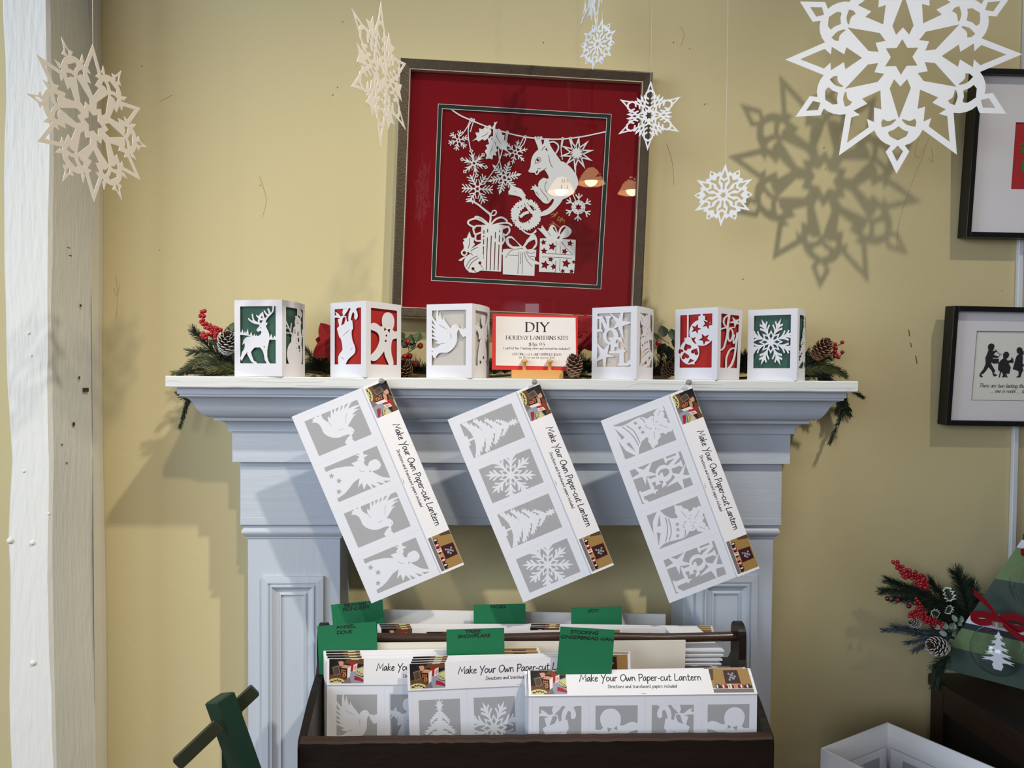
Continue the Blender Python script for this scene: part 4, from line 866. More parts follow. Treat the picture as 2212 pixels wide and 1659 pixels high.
for s in ([(1640, 300), (1700, 280), (1680, 330)], [(1650, 345), (1720, 290), (1750, 250)], [(1700, 330), (1755, 265)], [(1745, 390), (1780, 330), (1800, 370), (1760, 400)], [(1790, 430), (1830, 340), (1840, 400)], [(1800, 400), (1870, 380), (1860, 440)], [(1620, 460), (1700, 440), (1660, 410)], [(1660, 480), (1700, 450), (1800, 520)], [(1700, 440), (1740, 480)]): sk(d3, s, U3 * 13)
obj('gold_mark', sheet(A_, .0002), mat('gold_ink', (170, 112, 52), rough=.4, var=.1, metal=.3), fr, loc=(0, -.0122, 0))

# ---------------------------------------------------------------- two black framed pictures at the right
M_BLK = mat('black_frame', (16, 15, 16), rough=.35, var=.1, spec=.3)
M_MAT = mat('pale_mat_board', (218, 216, 220), rough=.75, var=.015, scale=20)
def wall_picture(label, bl, w, h, lean, roll):
    o = un(*bl, y=-.03); t = thing('framed_print', label, 'picture', (o.x, -.004, o.z), (radians(lean), radians(roll), 0), 'black framed prints on the right of the wall')
    f = MB().box((0, -.026, 0), (.0085, -.001, h), bev=.0005).box((w - .0085, -.026, 0), (w, -.001, h), bev=.0005).box((.008, -.026, 0), (w - .008, -.001, .0085), bev=.0005).box((.008, -.026, h - .0085), (w - .008, -.001, h), bev=.0005)
    obj('frame', f, M_BLK, t)
    obj('backing', MB().box((.006, -.006, .006), (w - .006, -.0015, h - .006)), M_BLK, t)
    obj('glass_pane', MB().box((.0083, -.0205, .0083), (w - .0083, -.0198, h - .0083)), glassmat('picture_glass', 1.5), t)
    bpy.context.view_layer.update()
    M = Matrix.Translation(t.location) @ t.rotation_euler.to_matrix().to_4x4()
    return t, M
# lower: three children cut in black, with a line of lettering
t, M = wall_picture('black framed silhouette of three children above a handwritten verse', (2043.5, 917), .27, .2035, 3.4, .55)
s3 = lambda x, y: on_plane(M, 2020 + x / 5.531, 640 + y / 5.531, -.0135)
k3 = abs(s3(600, 900)[0] - s3(500, 900)[0]) / 100
A_ = []
pg(s3, [(632, 600), (645, 575), (675, 562), (705, 575), (712, 600), (700, 630), (702, 640), (688, 645), (700, 655), (720, 650), (740, 645), (742, 660), (720, 672), (700, 700), (740, 712), (765, 720), (755, 735), (690, 735), (690, 760), (670, 800), (690, 840), (715, 880), (718, 905), (700, 915), (720, 930), (748, 940), (725, 955), (700, 955), (690, 925), (680, 890), (640, 845), (610, 890), (585, 920), (550, 935), (575, 965), (545, 968), (530, 940), (548, 910), (580, 870), (605, 810), (605, 750), (600, 742), (618, 700), (640, 645)])
sk(s3, [(715, 632), (775, 695)], k3 * 5, smooth=0); sk(s3, [(758, 725), (795, 685)], k3 * 5, smooth=0); pg(s3, [(678, 745), (765, 745), (760, 800), (700, 805), (675, 790)])
pg(s3, [(815, 690), (840, 662), (870, 664), (888, 690), (880, 725), (862, 742), (850, 745), (870, 770), (915, 755), (945, 775), (935, 790), (880, 800), (905, 850), (890, 925), (850, 925), (870, 970), (855, 970), (840, 930), (845, 965), (800, 968), (815, 940), (800, 905), (790, 910), (775, 970), (762, 970), (778, 900), (755, 880), (758, 800), (790, 760), (820, 740), (815, 715)])
pg(s3, [(910, 735), (925, 730), (925, 750), (945, 745), (930, 765), (935, 800), (925, 800), (915, 770)]); pg(s3, [(880, 835), (905, 830), (880, 850)])
pg(s3, [(975, 640), (990, 612), (1025, 608), (1045, 630), (1048, 660), (1060, 650), (1062, 700), (1045, 690), (1050, 740), (1045, 800), (1062, 815), (1062, 840), (1045, 840), (1055, 890), (1040, 910), (1020, 970), (965, 968), (1000, 945), (1000, 895), (930, 870), (950, 800), (965, 745), (978, 710), (1005, 690), (985, 680)])
hk = abs(s3(500, 800)[1] - s3(500, 900)[1]) / 100
def verse(s, x0, y0, x1, h):
    a = s3(x0, y0); b = s3(x1, y0); full = text(s, 0, 0, 1, .1, 'hand'); ww = max(p[0] for l, _ in full for p in l)
    return text(s, a[0], a[1], h * hk, 5.6 * hk, 'hand', nib=radians(35), slant=.25, id=0, sx=(b[0] - a[0]) / ww / (h * hk), curve=3)
A_ += [(l, 0) for l, _ in verse('There are two lasting things', 524, 1086, 1130, 46)] + [(l, 0) for l, _ in verse('... one is roots .... the other', 665, 1150, 1230, 44)]
fq = [s3(*p) for p in ((498, 418), (498 + 800, 428), (433 + 800, 1250), (433, 1238))]
w_, h_ = .262, .1955
obj('mat_board', sheet([(rect(.008, .008, w_, h_), 0), (grow(fq, .0006), 1), (fq, -1)], .0012, side=1), [M_MAT, M_INK], t, loc=(0, -.0145, 0))
obj('print_sheet', MB().box((.03, -.0126, .02), (.25, -.0106, .18)), mat('ivory_paper', (222, 222, 214), rough=.8, var=.02), t)
obj('silhouette', sheet(A_, .0003), M_INK, t, loc=(0, -.0132, 0))
# upper: green leaves on red inside a double mat
t, M = wall_picture('black framed print of green leaves on red, half out of view', (2087.5, 509), .27, .2775, 3.6, .4)
s4 = lambda x, y: on_plane(M, 2060 + x / 4.368, 150 + y / 4.368, -.0135)
q1 = [s4(*p) for p in ((540, 446), (1300, 452), (1250, 1196), (492, 1184))]; q2 = [s4(*p) for p in ((583, 500), (1260, 505), (1215, 1140), (538, 1130))]
w_, h_ = .262, .2695
obj('mat_board', sheet([(rect(.008, .008, w_, h_), 0), (grow(q1, .0004), 1), (q1, 0), (q2, -1)], .0012, side=0), [M_MAT, M_FOLD], t, loc=(0, -.0145, 0))
obj('print_sheet', MB().box((.06, -.0126, .05), (.25, -.0106, .24)), mat('bright_red_paper', (168, 18, 26), rough=.7, var=.03), t)
A_ = []
for p in ([(605, 722), (650, 695), (720, 690), (720, 720), (660, 715)], [(632, 795), (640, 750), (690, 720), (740, 730), (700, 790)], [(635, 960), (640, 880), (680, 830), (760, 820), (700, 900), (660, 960)], [(700, 780), (800, 700), (860, 760), (780, 860)], [(720, 900), (800, 860), (840, 940), (760, 1000)], [(790, 740), (830, 600), (900, 690)]): pg(s4, p)
sk(s4, [(640, 960), (720, 830), (820, 740)], .0012)
obj('leaf_cutting', sheet(A_, .0004), mat('leaf_green_paper', (38, 112, 44), rough=.7, var=.12, scale=80), t, loc=(0, -.0132, 0))
# white cable cover running down the wall behind them
a = un(2212, 560, y=0); b = un(2190, 915, y=0)
cx = b.x
struct('trim_2', MB().box((cx - .0045, -.008, 0), (cx + .0045, 0, 4.2), bev=.001), mat('cable_cover', (205, 208, 214), rough=.5, var=.03))
# ---------------------------------------------------------------- lantern kits: four-panel sheet under a printed header
KL, KH, HD = .298, .1125, .0362
def fit(s, x0, y, x1, h, w, **k):
    f = text(s, 0, 0, 1, .1, **{q: v for q, v in k.items() if q in ('font', 'track')}); ww = max(p[0] for l, _ in f for p in l)
    return text(s, x0, y, h, w, sx=(x1 - x0) / ww / h, **k)
def kit_sheet(a, b, ma=False, mb=False):
    fl_ = .0050; pw = (KL - fl_) / 4
    L = [(rect(0, 0, KL, KH), 0)]
    for k in range(4):
        L.append((rect(fl_ + pw * k - .0003, 0, fl_ + pw * k + .0003, KH), 2))
        d, fp = ((a, k // 2 % 2 and ma), (b, (not k // 2 % 2) and mb))[k % 2]
        x0, x1, y0, y1 = fl_ + pw * (k + .115), fl_ + pw * (k + .865), KH * .127, KH * .865
        L.append((rect(x0, y0, x1, y1), 1)); n = len(L)
        des = mapl(d, boxmap(x0, y0, x1 - x0, y1 - y0, fp))
        L += [(l, 0 if i >= 0 else 1) for l, i in des]
    # design strokes that leave the window merge into the white sheet
    return sheet(L, .0009, clip=rect(0, 0, KL, KH))
M_SHEET = mat('sleeved_sheet', (224, 227, 236), rough=.5, var=.01, scale=40, coat=.25)
M_GREYS = mat('sleeved_grey', (166, 167, 171), rough=.5, var=.03, scale=40, coat=.25)
KM = [M_SHEET, M_GREYS, M_FOLD]
PAL = [(238, 236, 238), (20, 18, 20), (38, 26, 20), (104, 66, 36), (150, 152, 165), (168, 32, 44), (206, 116, 66), (206, 196, 138), (232, 222, 218), (160, 126, 70), (60, 22, 24), (122, 112, 108), (206, 150, 120), (84, 64, 46)]
HM = [mat('header_ink_%s' % n, c, rough=.45, var=.03, coat=.15) for n, c in zip('white black umber brown steelblue red orange cream pale tan maroon grey salmon walnut'.split(), PAL)]
def header():
    L = [(rect(0, 0, KL, HD), 0)]
    # left picture: a set table with lit lanterns
    px = hom([(75, 165), (690, 165), (690, 625), (75, 625)], [(.0035, HD - .0002), (.0500, HD - .0002), (.0500, .0022), (.0035, .0022)])
    def q(pts, i): L.append(([px(p) for p in pts], i))
    q([(75, 165), (690, 165), (690, 625), (75, 625)], 2); q([(75, 470), (250, 430), (690, 380), (690, 625), (75, 625)], 3); q([(400, 170), (690, 165), (690, 270), (330, 250)], 3)
    q([(75, 170), (200, 170), (180, 260), (75, 330)], 1); q([(470, 168), (610, 165), (610, 180), (470, 186)], 7); q([(430, 400), (690, 300), (690, 625), (430, 625)], 4); q([(430, 470), (520, 440), (520, 625), (400, 625)], 4)
    q([(130, 320), (245, 285), (275, 450), (165, 480)], 11); q([(145, 335), (235, 305), (258, 440), (175, 465)], 13); q([(235, 215), (300, 205), (330, 220), (330, 290), (262, 310)], 12)
    q([(440, 235), (520, 220), (580, 250), (505, 280)], 5); q([(440, 240), (505, 280), (490, 410), (450, 400)], 5); q([(510, 280), (580, 250), (570, 380), (500, 410)], 8); q([(525, 300), (565, 280), (560, 360), (515, 385)], 12)
    q([(275, 330), (350, 275), (465, 300), (400, 345)], 12); q([(275, 330), (400, 345), (395, 535), (300, 490)], 2); q([(400, 345), (465, 300), (445, 500), (395, 560)], 8)
    for a, b in ((290, 360), (320, 365), (350, 370), (290, 395), (322, 405), (352, 410)): q([(a, b), (a + 22, b + 4), (a + 20, b + 30), (a, b + 26)], 6)
    q(circ(345, 470, 36, 8), 6); q(circ(345, 470, 16, 6), 2)
    q([(530, 480), (610, 510), (690, 560), (690, 600), (520, 560)], 5); q(circ(680, 420, 125, 20, 80), 1); q(circ(680, 410, 125, 20, 76), 7); q(circ(685, 420, 90, 16, 50), 7)
    for k in range(9): q(circ(570 + k * 14, 385 + (k % 3) * 14 + k * 9, 10, 5), 1)
    q(circ(205, 625, 165, 24, 100), 7); pass
    for k in range(8): q(circ(110 + k * 28, 590 - 30 * sin(k / 7 * pi) + (k % 2) * 14, 15, 6), 1)
    q([(300, 625), (440, 500), (470, 625)], 11)
    L.append((rect(.0500, 0, KL, HD), 0)); L.append((rect(-.01, -.01, .0500, .0022), 0)); L.append((rect(-.01, -.01, .0035, HD), 0))
    # right picture: lanterns along a mantel under a dark red frame
    px = hom([(0, 0), (100, 0), (100, 64), (0, 64)], [(.2415, HD - .0002), (.2945, HD - .0002), (.2945, .0020), (.2415, .0020)])
    q([(0, 0), (100, 0), (100, 64), (0, 64)], 9); q([(0, 0), (12, 0), (6, 30), (0, 30)], 13); q([(0, 52), (100, 52), (100, 64), (0, 64)], 11); q([(0, 52), (100, 52), (100, 54), (0, 54)], 8)
    q([(36, 4), (72, 4), (73, 40), (34, 40)], 10)
    for x, y, r in ((48, 14, 3), (54, 18, 3.6), (58, 13, 3), (50, 24, 3), (57, 26, 4), (47, 30, 3), (62, 21, 3)): q(circ(x, y, r, 6), 4)
    for k, c in enumerate((1, 5, 8, 12, 5, 1)):
        x = 8 + k * 15; q([(x, 41), (x + 10, 41), (x + 10, 53), (x, 53)], c); q([(x + 2, 43), (x + 6, 43), (x + 6, 51), (x + 2, 51)], 8 if c in (1, 5) else 6); q([(x + 10, 44), (x + 15, 45), (x + 15, 53), (x + 10, 53)], 2)
    # lettering
    L += fit('Make Your Own Paper-cut Lantern', .0675, .0196, .2290, .0098, .00118, font='hand', slant=.10, id=1)
    L += fit('Directions and translucent papers included', .1035, .0100, .1945, .0046, .00066, font='hand', slant=.12, id=1, curve=2)
    return sheet(L, .0011, clip=rect(0, 0, KL, HD))
HEAD = header().mesh('header_card', HM)
STAP = MB().tube([(-.0035, .0006, 0), (-.0035, 0, 0), (.0035, 0, 0), (.0035, .0006, 0)], .0003, 5).mesh('staple', M_STEEL)
SHEETS = {k: kit_sheet(*v).mesh('cut_sheet', KM) for k, v in {'dove': (D['dove'], D['angel']), 'tree': (D['tree'], D['flake']), 'bell': (D['bell'], D['noel'], True), 'stocking': (D['stocking'], D['ginger'], True, True), 'joy': (D['ornaments'], D['joy'])}.items()}
# clip window art that pokes past its own sheet happens only inside the white margin
def kit(label, which, loc, rot, group, tilt=0, sc=1.0, hd=True):
    t = thing('lantern_kit', label, 'craft kit', loc, rot, group); t.scale = (sc,) * 3
    obj('cut_sheet', SHEETS[which], None, t)
    h = obj('header_card', HEAD, None, t, loc=(0, -.0016, KH - .0012), rot=(radians(-tilt), 0, 0))
    obj('staple', STAP, None, h, loc=(KL * .5, -.0002, .0022))
    return t
def hung(label, which, bl, br):
    a = un(*bl, y=-.1768); b = un(*br, y=-.1768); d = b - a
    return kit(label, which, a, (0, atan2(-d.z, d.x), 0), 'lantern kits pinned to the mantel shelf', sc=d.length / KL)
hung('lantern kit of dove and angel panels pinned to the shelf under the stocking lantern', 'dove', (629.8, 900.3), (802.4, 1303.5))
hung('lantern kit of tree and snowflake panels pinned below the sign', 'tree', (966.6, 906.6), (1130.6, 1301.6))
hung('lantern kit of bell and noel panels pinned below the ornament lantern', 'bell', (1297.6, 909), (1446.2, 1303))
def pin(px, py):
    c = un(px, py, y=-.180); M = Matrix.Rotation(radians(90), 4, 'X')
    g = MB().lathe([(.0, .0), (.0036, .0003), (.0042, .0012), (.0036, .0022), (.0022, .0030), (.0020, .0055), (.0030, .0068), (.0038, .0074), (.0034, .0084), (0, .0086)], 14)
    t = thing('push_pin', None, 'pin', c, (0, 0, 0), 'clear push pins along the shelf edge')
    obj('head', g.xf(Matrix.Rotation(radians(-90), 4, 'X') @ Matrix.Translation((0, 0, -.0086 + .0086))), mat('clear_plastic', (176, 174, 176), rough=.08, var=0, spec=.8, coat=.6, trans=.4), t, loc=(0, -.0062, 0))
    obj('needle', MB().tube([(0, 0, 0), (0, .0095, 0)], .0005, 6), M_STEEL, t)
    return t
for (x, y), l in zip(((825, 823), (1154, 825), (1487, 826)), ('clear push pin holding the dove and angel kit', 'clear push pin holding the tree and snowflake kit', 'clear push pin holding the bell and noel kit')): pin(x, y)['label'] = l

# ---------------------------------------------------------------- price sign on its little wooden stand
M_OAK = mat('pale_oak', (214, 160, 92), rough=.5, var=.16, scale=18, bump=.15, bscale=90, stretch=(.12, 1, 1))
ys = -.150
a = un(1105, 818, y=ys); b = un(1217, 818, y=ys)
st = thing('sign_stand', 'small oak stand with two pegs holding the price sign', 'stand', (0, 0, 0))
bw = b.x - a.x
st.location = (a.x, ys, Z0)
obj('base', MB().box((0, 0, 0), (bw, .026, .0128), bev=.0006), M_OAK, st)
for px in (1133, 1188):
    x = un(px, 790, y=ys).x - a.x
    obj('peg', MB().lathe([(.0028, .012), (.0027, .0243), (.0046, .0247), (.0050, .0264), (.0044, .0284), (.0027, .0295), (0, .0299)], 14), M_OAK, st, loc=(x, .0055, 0))
s_ = thing('price_sign', 'white price sign on a red card between the dove and noel lanterns', 'sign', (0, 0, 0))
c0 = un(1062.5, 796, y=ys + .011); c1 = un(1247, 797, y=ys + .011); c2 = un(1063, 674, y=ys + .011)
sw = c1.x - c0.x; sh_ = c2.z - c0.z
s_.location = (c0.x, ys + .0105, Z0 + .0132); s_.rotation_euler = (radians(-4), radians(.45), 0)
obj('red_card', MB().box((0, 0, 0), (sw, .0009, sh_)), mat('scarlet_card', (206, 48, 44), rough=.7, var=.03), s_)
p5 = hom([(200, 108), (1832, 130), (1845, 1205), (196, 1203)], [(0, sh_), (sw, sh_), (sw, 0), (0, 0)])
wq = [p5(p) for p in ((265, 160), (1790, 182), (1818, 1125), (270, 1118))]
L = [(wq, 0)]
def line(s, x0, y, x1, h, w, **k):
    p = p5((x0, y)); r = p5((x1, y)); u = sh_ / 1090; f = fit(s, 0, 0, r[0] - p[0], h * u, w * u, **k); an = (r[1] - p[1]) / (r[0] - p[0])
    return [([(p[0] + x - yy * an, p[1] + yy + x * an) for x, yy in l], 1) for l, _ in f]
L += line('DIY', 835, 450, 1290, 175, 34, nib=radians(20), serif=True, track=.12)
L += line('HOLIDAY LANTERNS KITS', 462, 606, 1655, 72, 14, nib=radians(20), serif=True)
L += line('$16.95', 902, 732, 1218, 66, 13, nib=radians(20), track=.05)
L += line('( each kit has 3 backing colors and instructions included )', 415, 798, 1700, 46, 8, nib=radians(25), font='hand', curve=3)
L += line('CUTTING MAT AND SUPPLIES $24.95', 588, 915, 1535, 44, 8.5, nib=radians(20), serif=True, curve=3)
L += line("(or I'll cut one for you for $35)", 722, 974, 1405, 38, 7.5, nib=radians(25), font='hand', curve=3)
obj('printed_sheet', sheet(L, .0003, eps=1e-7), [mat('laid_cream_paper', (228, 222, 218), rough=.75, var=.03, scale=120), M_INK], s_, loc=(0, -.0006, 0))

# ---------------------------------------------------------------- pine cone builder (also used by the garlands)
def cone_mesh(r, h, n=64, tipmi=1, seed=1):
    """spiral of thick scales: local z up, base at 0"""
    g = MB(); rnd = random.Random(seed)
    g.lathe([(0, .02 * h), (r * .5, .06 * h), (r * .62, .35 * h), (r * .4, .75 * h), (0, .97 * h)], 10)
    for k in range(n):
        f = (k + .5) / n; a = k * 2.39996; z = h * (.04 + .92 * f); rr = r * (sin(pi * min(1, .16 + .80 * (1 - f) ** .8))) ** .7
        el = radians(-28 + 98 * f); L = rr * .62 + .1 * r; w = r * (.40 - .22 * f) ; c, s = cos(a), sin(a)
        def T(o, t, u):   # outwards, sideways, up
            x = rr * .38 + o * cos(el) - u * sin(el); zz = z + o * sin(el) + u * cos(el); return (x * c - t * s, x * s + t * c, zz)
        th = w * .34
        V = [T(0, -w * .4, 0), T(0, w * .4, 0), T(L * .6, w, th * .2), T(L * .94, w * .55, th * .5), T(L, 0, th * .6), T(L * .94, -w * .55, th * .5), T(L * .6, -w, th * .2)]
        V2 = [T(0, -w * .4, th), T(0, w * .4, th), T(L * .6, w * .92, th * 1.1), T(L * .9, w * .55, th * 1.5), T(L * .98, 0, th * 1.9), T(L * .9, -w * .55, th * 1.5), T(L * .6, -w * .92, th * 1.1)]
        o = 0; g.add(V + V2, [(0, 6, 5, 4, 3, 2, 1)], 0); b0 = len(g.v) - 14
        g.f += [(b0 + 7, b0 + 8, b0 + 9, b0 + 13), (b0 + 9, b0 + 10, b0 + 12, b0 + 13), (b0 + 10, b0 + 11, b0 + 12)] ; g.m += [0, 0, tipmi]; g.smooth += [False] * 3
        for i in range(7): g.f.append((b0 + i, b0 + (i + 1) % 7, b0 + 7 + (i + 1) % 7, b0 + 7 + i)); g.m.append(tipmi if i in (2, 3, 4, 5) else 0); g.smooth.append(False)
    return g
M_CONE = mat('cone_brown', (70, 46, 34), rough=.75, var=.3, scale=160)
M_CTIP = mat('cone_scale_tip', (150, 116, 88), rough=.75, var=.2, scale=160)
M_SNOW = mat('frosted_tip', (200, 198, 194), rough=.9, var=.1, scale=160)
c = un(1240, 816, y=-.158)
pc = thing('pine_cone', 'brown pine cone standing on the shelf at the corner of the price sign', 'pine cone', (c.x, -.158, Z0), (0, 0, .4))
obj('cone_scales', cone_mesh(.0138, .0335, 70, 1, 3), [M_CONE, M_CTIP], pc)

# ---------------------------------------------------------------- low bench, wooden tote with its kits
M_TOTE = mat('old_dark_wood', (24, 16, 12), rough=.42, var=.6, scale=22, bump=.6, bscale=70, stretch=(.3, 1, 1), coat=.15)
M_TWORN = mat('worn_wood_edge', (54, 33, 20), rough=.6, var=.8, scale=45, stretch=(.25, 1, 1))
TB, TT, TYF, TYB = .60, .6972, -.352, -.092
TXL, TXR = -.2795, .3255
bn = thing('display_bench', 'plain low brown bench under the wooden tote', 'bench', (0, 0, 0))
obj('top', MB().box((-.272, -.40, .46), (.655, -.0935, .488), bev=.002), mat('bench_brown', (96, 68, 46), rough=.5, var=.2, scale=10, stretch=(.2, 1, 1)), bn)
for x in (-.245, .60):
    for y in (-.38, -.125): obj('leg', MB().box((x - .018, y - .018, 0), (x + .018, y + .018, .46)), MATS['bench_brown'], bn)
tt = thing('wooden_tote', 'dark worn wooden tote with a rod handle full of lantern kits', 'tote', (0, 0, 0))
def worn(g): return g
rnd = random.Random(12); R = []
for k in range(61):
    x = TXL + .004 + (TXR - TXL - .008) * k / 60; d = rnd.uniform(-.0012, .0004) if 0 < k < 60 else 0
    R.append([(x, TYF, .488), (x, TYF, TT - .004 + d), (x, TYF + .002, TT - .0012 + d), (x, TYF + .005, TT + d), (x, TYF + .012, TT + d * .5), (x, TYF + .013, TT - .001), (x, TYF + .013, .488)])
fp = MB().rings(R)
for i in range(len(fp.f)):
    if max(fp.v[j][2] for j in fp.f[i]) > TT - .0045 and min(fp.v[j][2] for j in fp.f[i]) > TT - .008: fp.m[i] = 1
obj('front_board', fp, [M_TOTE, M_TWORN], tt)
obj('back_board', MB().box((TXL + .004, TYB - .013, .488), (TXR - .004, TYB, TT - .01), bev=.001), M_TOTE, tt)
obj('floor_board', MB().box((TXL + .012, TYF + .012, TB - .012), (TXR - .012, TYB - .012, TB)), M_TOTE, tt)
def endprof():
    mid = -.222
    P = [(TYF + .006, .488), (TYF + .006, TT - .012)] + cat([(TYF + .008, TT - .004), (TYF + .022, TT + .004), (-.292, .722), (-.246, .738)], 3)
    P += cat([(mid - .017, .752), (mid - .018, .782), (mid - .014, .796), (mid, .802), (mid + .014, .796), (mid + .018, .782), (mid + .017, .752)], 3)
    P += cat([(mid + .03, .738), (-.15, .722), (TYB - .02, TT + .002), (TYB, TT - .008)], 3) + [(TYB, .488)]
    return P
for x0, nm in ((TXL, 'end_board'), (TXR - .0105, 'end_board')):
    P = endprof(); g = MB().rings([[(x0, y, z) for y, z in P], [(x0 + .0105, y, z) for y, z in P]])
    obj(nm, g, M_TOTE, tt)
h0 = un(712, 1377, y=-.222).z; h1 = un(1595, 1381, y=-.222).z
hr = [(TXL + .004, -.222, .7795)] + [(TXL + .014 + (TXR - TXL - .03) * k / 12, -.222, .7795 + .0012 * sin(k * 1.1)) for k in range(13)] + [(TXR - .004, -.222, .7795)]
obj('handle_rod', MB().tube(hr, [.0068] * 13 + [.0068, .0072], 12), mat('handle_wood', (54, 34, 23), rough=.4, var=.4, scale=30, bump=.3, stretch=(.15, 1, 1), coat=.2), tt)

def in_tote(label, which, px_l, py_top, y, group, roll=0, tilt=0, sc=1.0):
    p = un(px_l, py_top, y=y); top = (KH - .0012) + (HD if not tilt else HD * cos(radians(tilt)))
    return kit(label, which, (p.x, y, p.z - top * sc), (0, radians(roll), 0), group, tilt, sc)
K1 = [in_tote('dove and angel kit at the front of its row in the tote, left end', 'dove', 705.5, 1422, -.262, 'dove and angel kits in the tote', .2)]
for k in range(1, 4): K1.append(in_tote('dove and angel kit filed behind another, only its header top showing', 'dove', 703 - 1.4 * (k > 1), 1422 - 5.5 * k, -.262 + .0045 * k, 'dove and angel kits in the tote', -.2 * k))
K2 = [in_tote('tree and snowflake kit at the front of its row in the tote', 'tree', 888.5, 1433, -.292, 'tree and snowflake kits in the tote', -2.2)]
for k in range(1, 4): K2.append(in_tote('tree and snowflake kit filed behind another, only its header top showing', 'tree', 888 + 1.0 * k, 1433 - 5.2 * k, -.292 + .0045 * k, 'tree and snowflake kits in the tote', -1.9 + .3 * k))
K3 = [in_tote('stocking and gingerbread kit with its header folded back, in front in the tote', 'stocking', 1143, 1466, -.328, 'stocking kits in the tote', -.2, 52, 1.0)]
K3.append(in_tote('stocking and gingerbread kit just behind the front one in the tote', 'stocking', 1137, 1466, -.320, 'stocking kits in the tote', -.5, 52, 1.0))
for k in range(3): in_tote('kit filed behind the rod handle at the left, only its white header top showing', 'joy', 818 - k * 2, 1356 - k * 4.5, -.150 + .006 * k, 'ornament kits behind the rod handle', .3)
for k in range(3): in_tote('kit filed behind the rod handle at the right, header with a mantel photo showing', 'bell', 1137 + k * 1, 1353.5 - k * 3.5, -.157 + .006 * k, 'bell and noel kits behind the rod handle', 1.0, 0, .955)
in_tote('kit slipped in sideways behind the rod handle in the middle', 'stocking', 918, 1364, -.166, None, -.4)['label'] = 'kit behind the rod handle in the middle, lowest header of the three rows'

# stiff white boards dividing the rows
M_BOARD = mat('cream_mat_board', (226, 220, 206), rough=.8, var=.02, scale=30)
def board(label, pxs, y, lean=2, m=None):
    (xl, yl), (xr, yr) = pxs; a = un(xl, yl, y=y); b = un(xr, yr, y=y); z0 = TB + .001
    g = MB().add([(a.x, y + .006, z0), (b.x, y + .006, z0), (b.x, y, b.z), (a.x, y, a.z), (a.x, y + .0085, z0), (b.x, y + .0085, z0), (b.x, y + .0025, b.z), (a.x, y + .0025, a.z)], [(0, 1, 2, 3), (5, 4, 7, 6), (3, 2, 6, 7), (0, 4, 5, 1), (0, 3, 7, 4), (1, 5, 6, 2)])
    return tag(obj('divider_board', g, m or M_BOARD), label, 'board', 'white divider boards in the tote')
board('cream divider board in the middle of the tote, under the rod handle', ((716, 1390), (1481, 1383.5)), -.240)
board('white divider board at the back of the tote, tallest of the two', ((829, 1317), (1438, 1327)), -.116, m=mat('white_mat_board', (228, 228, 226), rough=.8, var=.02))
g = MB(); a = un(1484, 1442, y=-.2)
ap = un(1484, 1440, y=-.205); bp_ = un(1578, 1441, y=-.205)
tag(obj('filler_board', MB().box((ap.x, -.206, TB + .001), (bp_.x, -.2035, ap.z)), MATS['white_mat_board']), 'short grey-white board standing under the stacked folded cards', 'board')
# folded cards lying on top of it
for k in range(4):
    p = un(1478, 1434 - k * 9.5, y=-.222); q = un(1562 - 2 * (3 - k) , 1434 - k * 9.5, y=-.222)
    z = p.z
    g = MB()
    for dz in (0, .0016): g.add([(p.x, -.228, z + dz), (q.x, -.228, z + dz * 1.0), (q.x - .018, -.150, z + .007 + dz * 2.2), (p.x - .012, -.150, z + .007 + dz * 2.2), (p.x, -.228, z + dz + .0006), (q.x, -.228, z + dz + .0006), (q.x - .018, -.150, z + .0076 + dz * 2.2), (p.x - .012, -.150, z + .0076 + dz * 2.2)], [(0, 3, 2, 1), (4, 5, 6, 7), (0, 1, 5, 4), (1, 2, 6, 5), (2, 3, 7, 6), (3, 0, 4, 7)])
    tag(obj('folded_card', g, M_PAPER), ['folded white card, lowest of the four at the right of the tote', 'folded white card, second from the bottom of the four in the tote', 'folded white card, third from the bottom of the four in the tote', 'folded white card on top of the four at the right of the tote'][k], 'card', 'folded cards at the right end of the tote')

# green hand-lettered divider cards
M_GCARD = mat('green_card', (22, 112, 72), rough=.65, var=.03, scale=60)
def gcard(label, quad, y, lines):
    """quad = TL TR BR BL pixels of the part in view; the card runs on down into the tote"""
    P = [un(*p, y=y) for p in quad]; o = P[0]; ex = P[1] - P[0]; w = ex.length; an = atan2(-ex.z, ex.x)
    hgt = o.z - (TB + .0015)
    t = thing('divider_card', label, 'card', o, (0, an, 0), 'green divider cards in the tote')
    f = hom(quad, [(0, 0), (w, 0), ((P[2] - P[0]).dot(ex) / w, -(Vector((ex.z, 0, -ex.x)).dot(P[2] - P[0])) / w), ((P[3] - P[0]).dot(ex) / w, -(Vector((ex.z, 0, -ex.x)).dot(P[3] - P[0])) / w)])
    bl, br = f(quad[3]), f(quad[2]); e = (hgt - .004) / max(.001, -bl[1])
    # carry the side edges down to the tote floor
    B0 = (bl[0] * (e if e > 1 else 1) * .6 + bl[0] * .4, -hgt); B1 = (w + (br[0] - w) * 1.0, -hgt)
    L = [([(0, 0), (w, 0), B1, B0], 0)]
    for s, x0, yb, x1, h in lines:
        p = f((x0, yb)); r = f((x1, yb)); an2 = 0
        L += [([(p[0] + x, p[1] + yy) for x, yy in l], 1) for l, _ in fit(s, 0, 0, r[0] - p[0], h * w / hypot(quad[1][0] - quad[0][0], quad[1][1] - quad[0][1]), .00115, font='caps', jit=.05, slant=.1, curve=3)]
    obj('card', sheet(L, .0004), [M_GCARD, M_INK], t)
    return t
def c4(x, y): return (660 + x / 4.254, 1270 + y / 4.254)
def c6(x, y): return (1120 + x / 3.814, 1270 + y / 3.814)
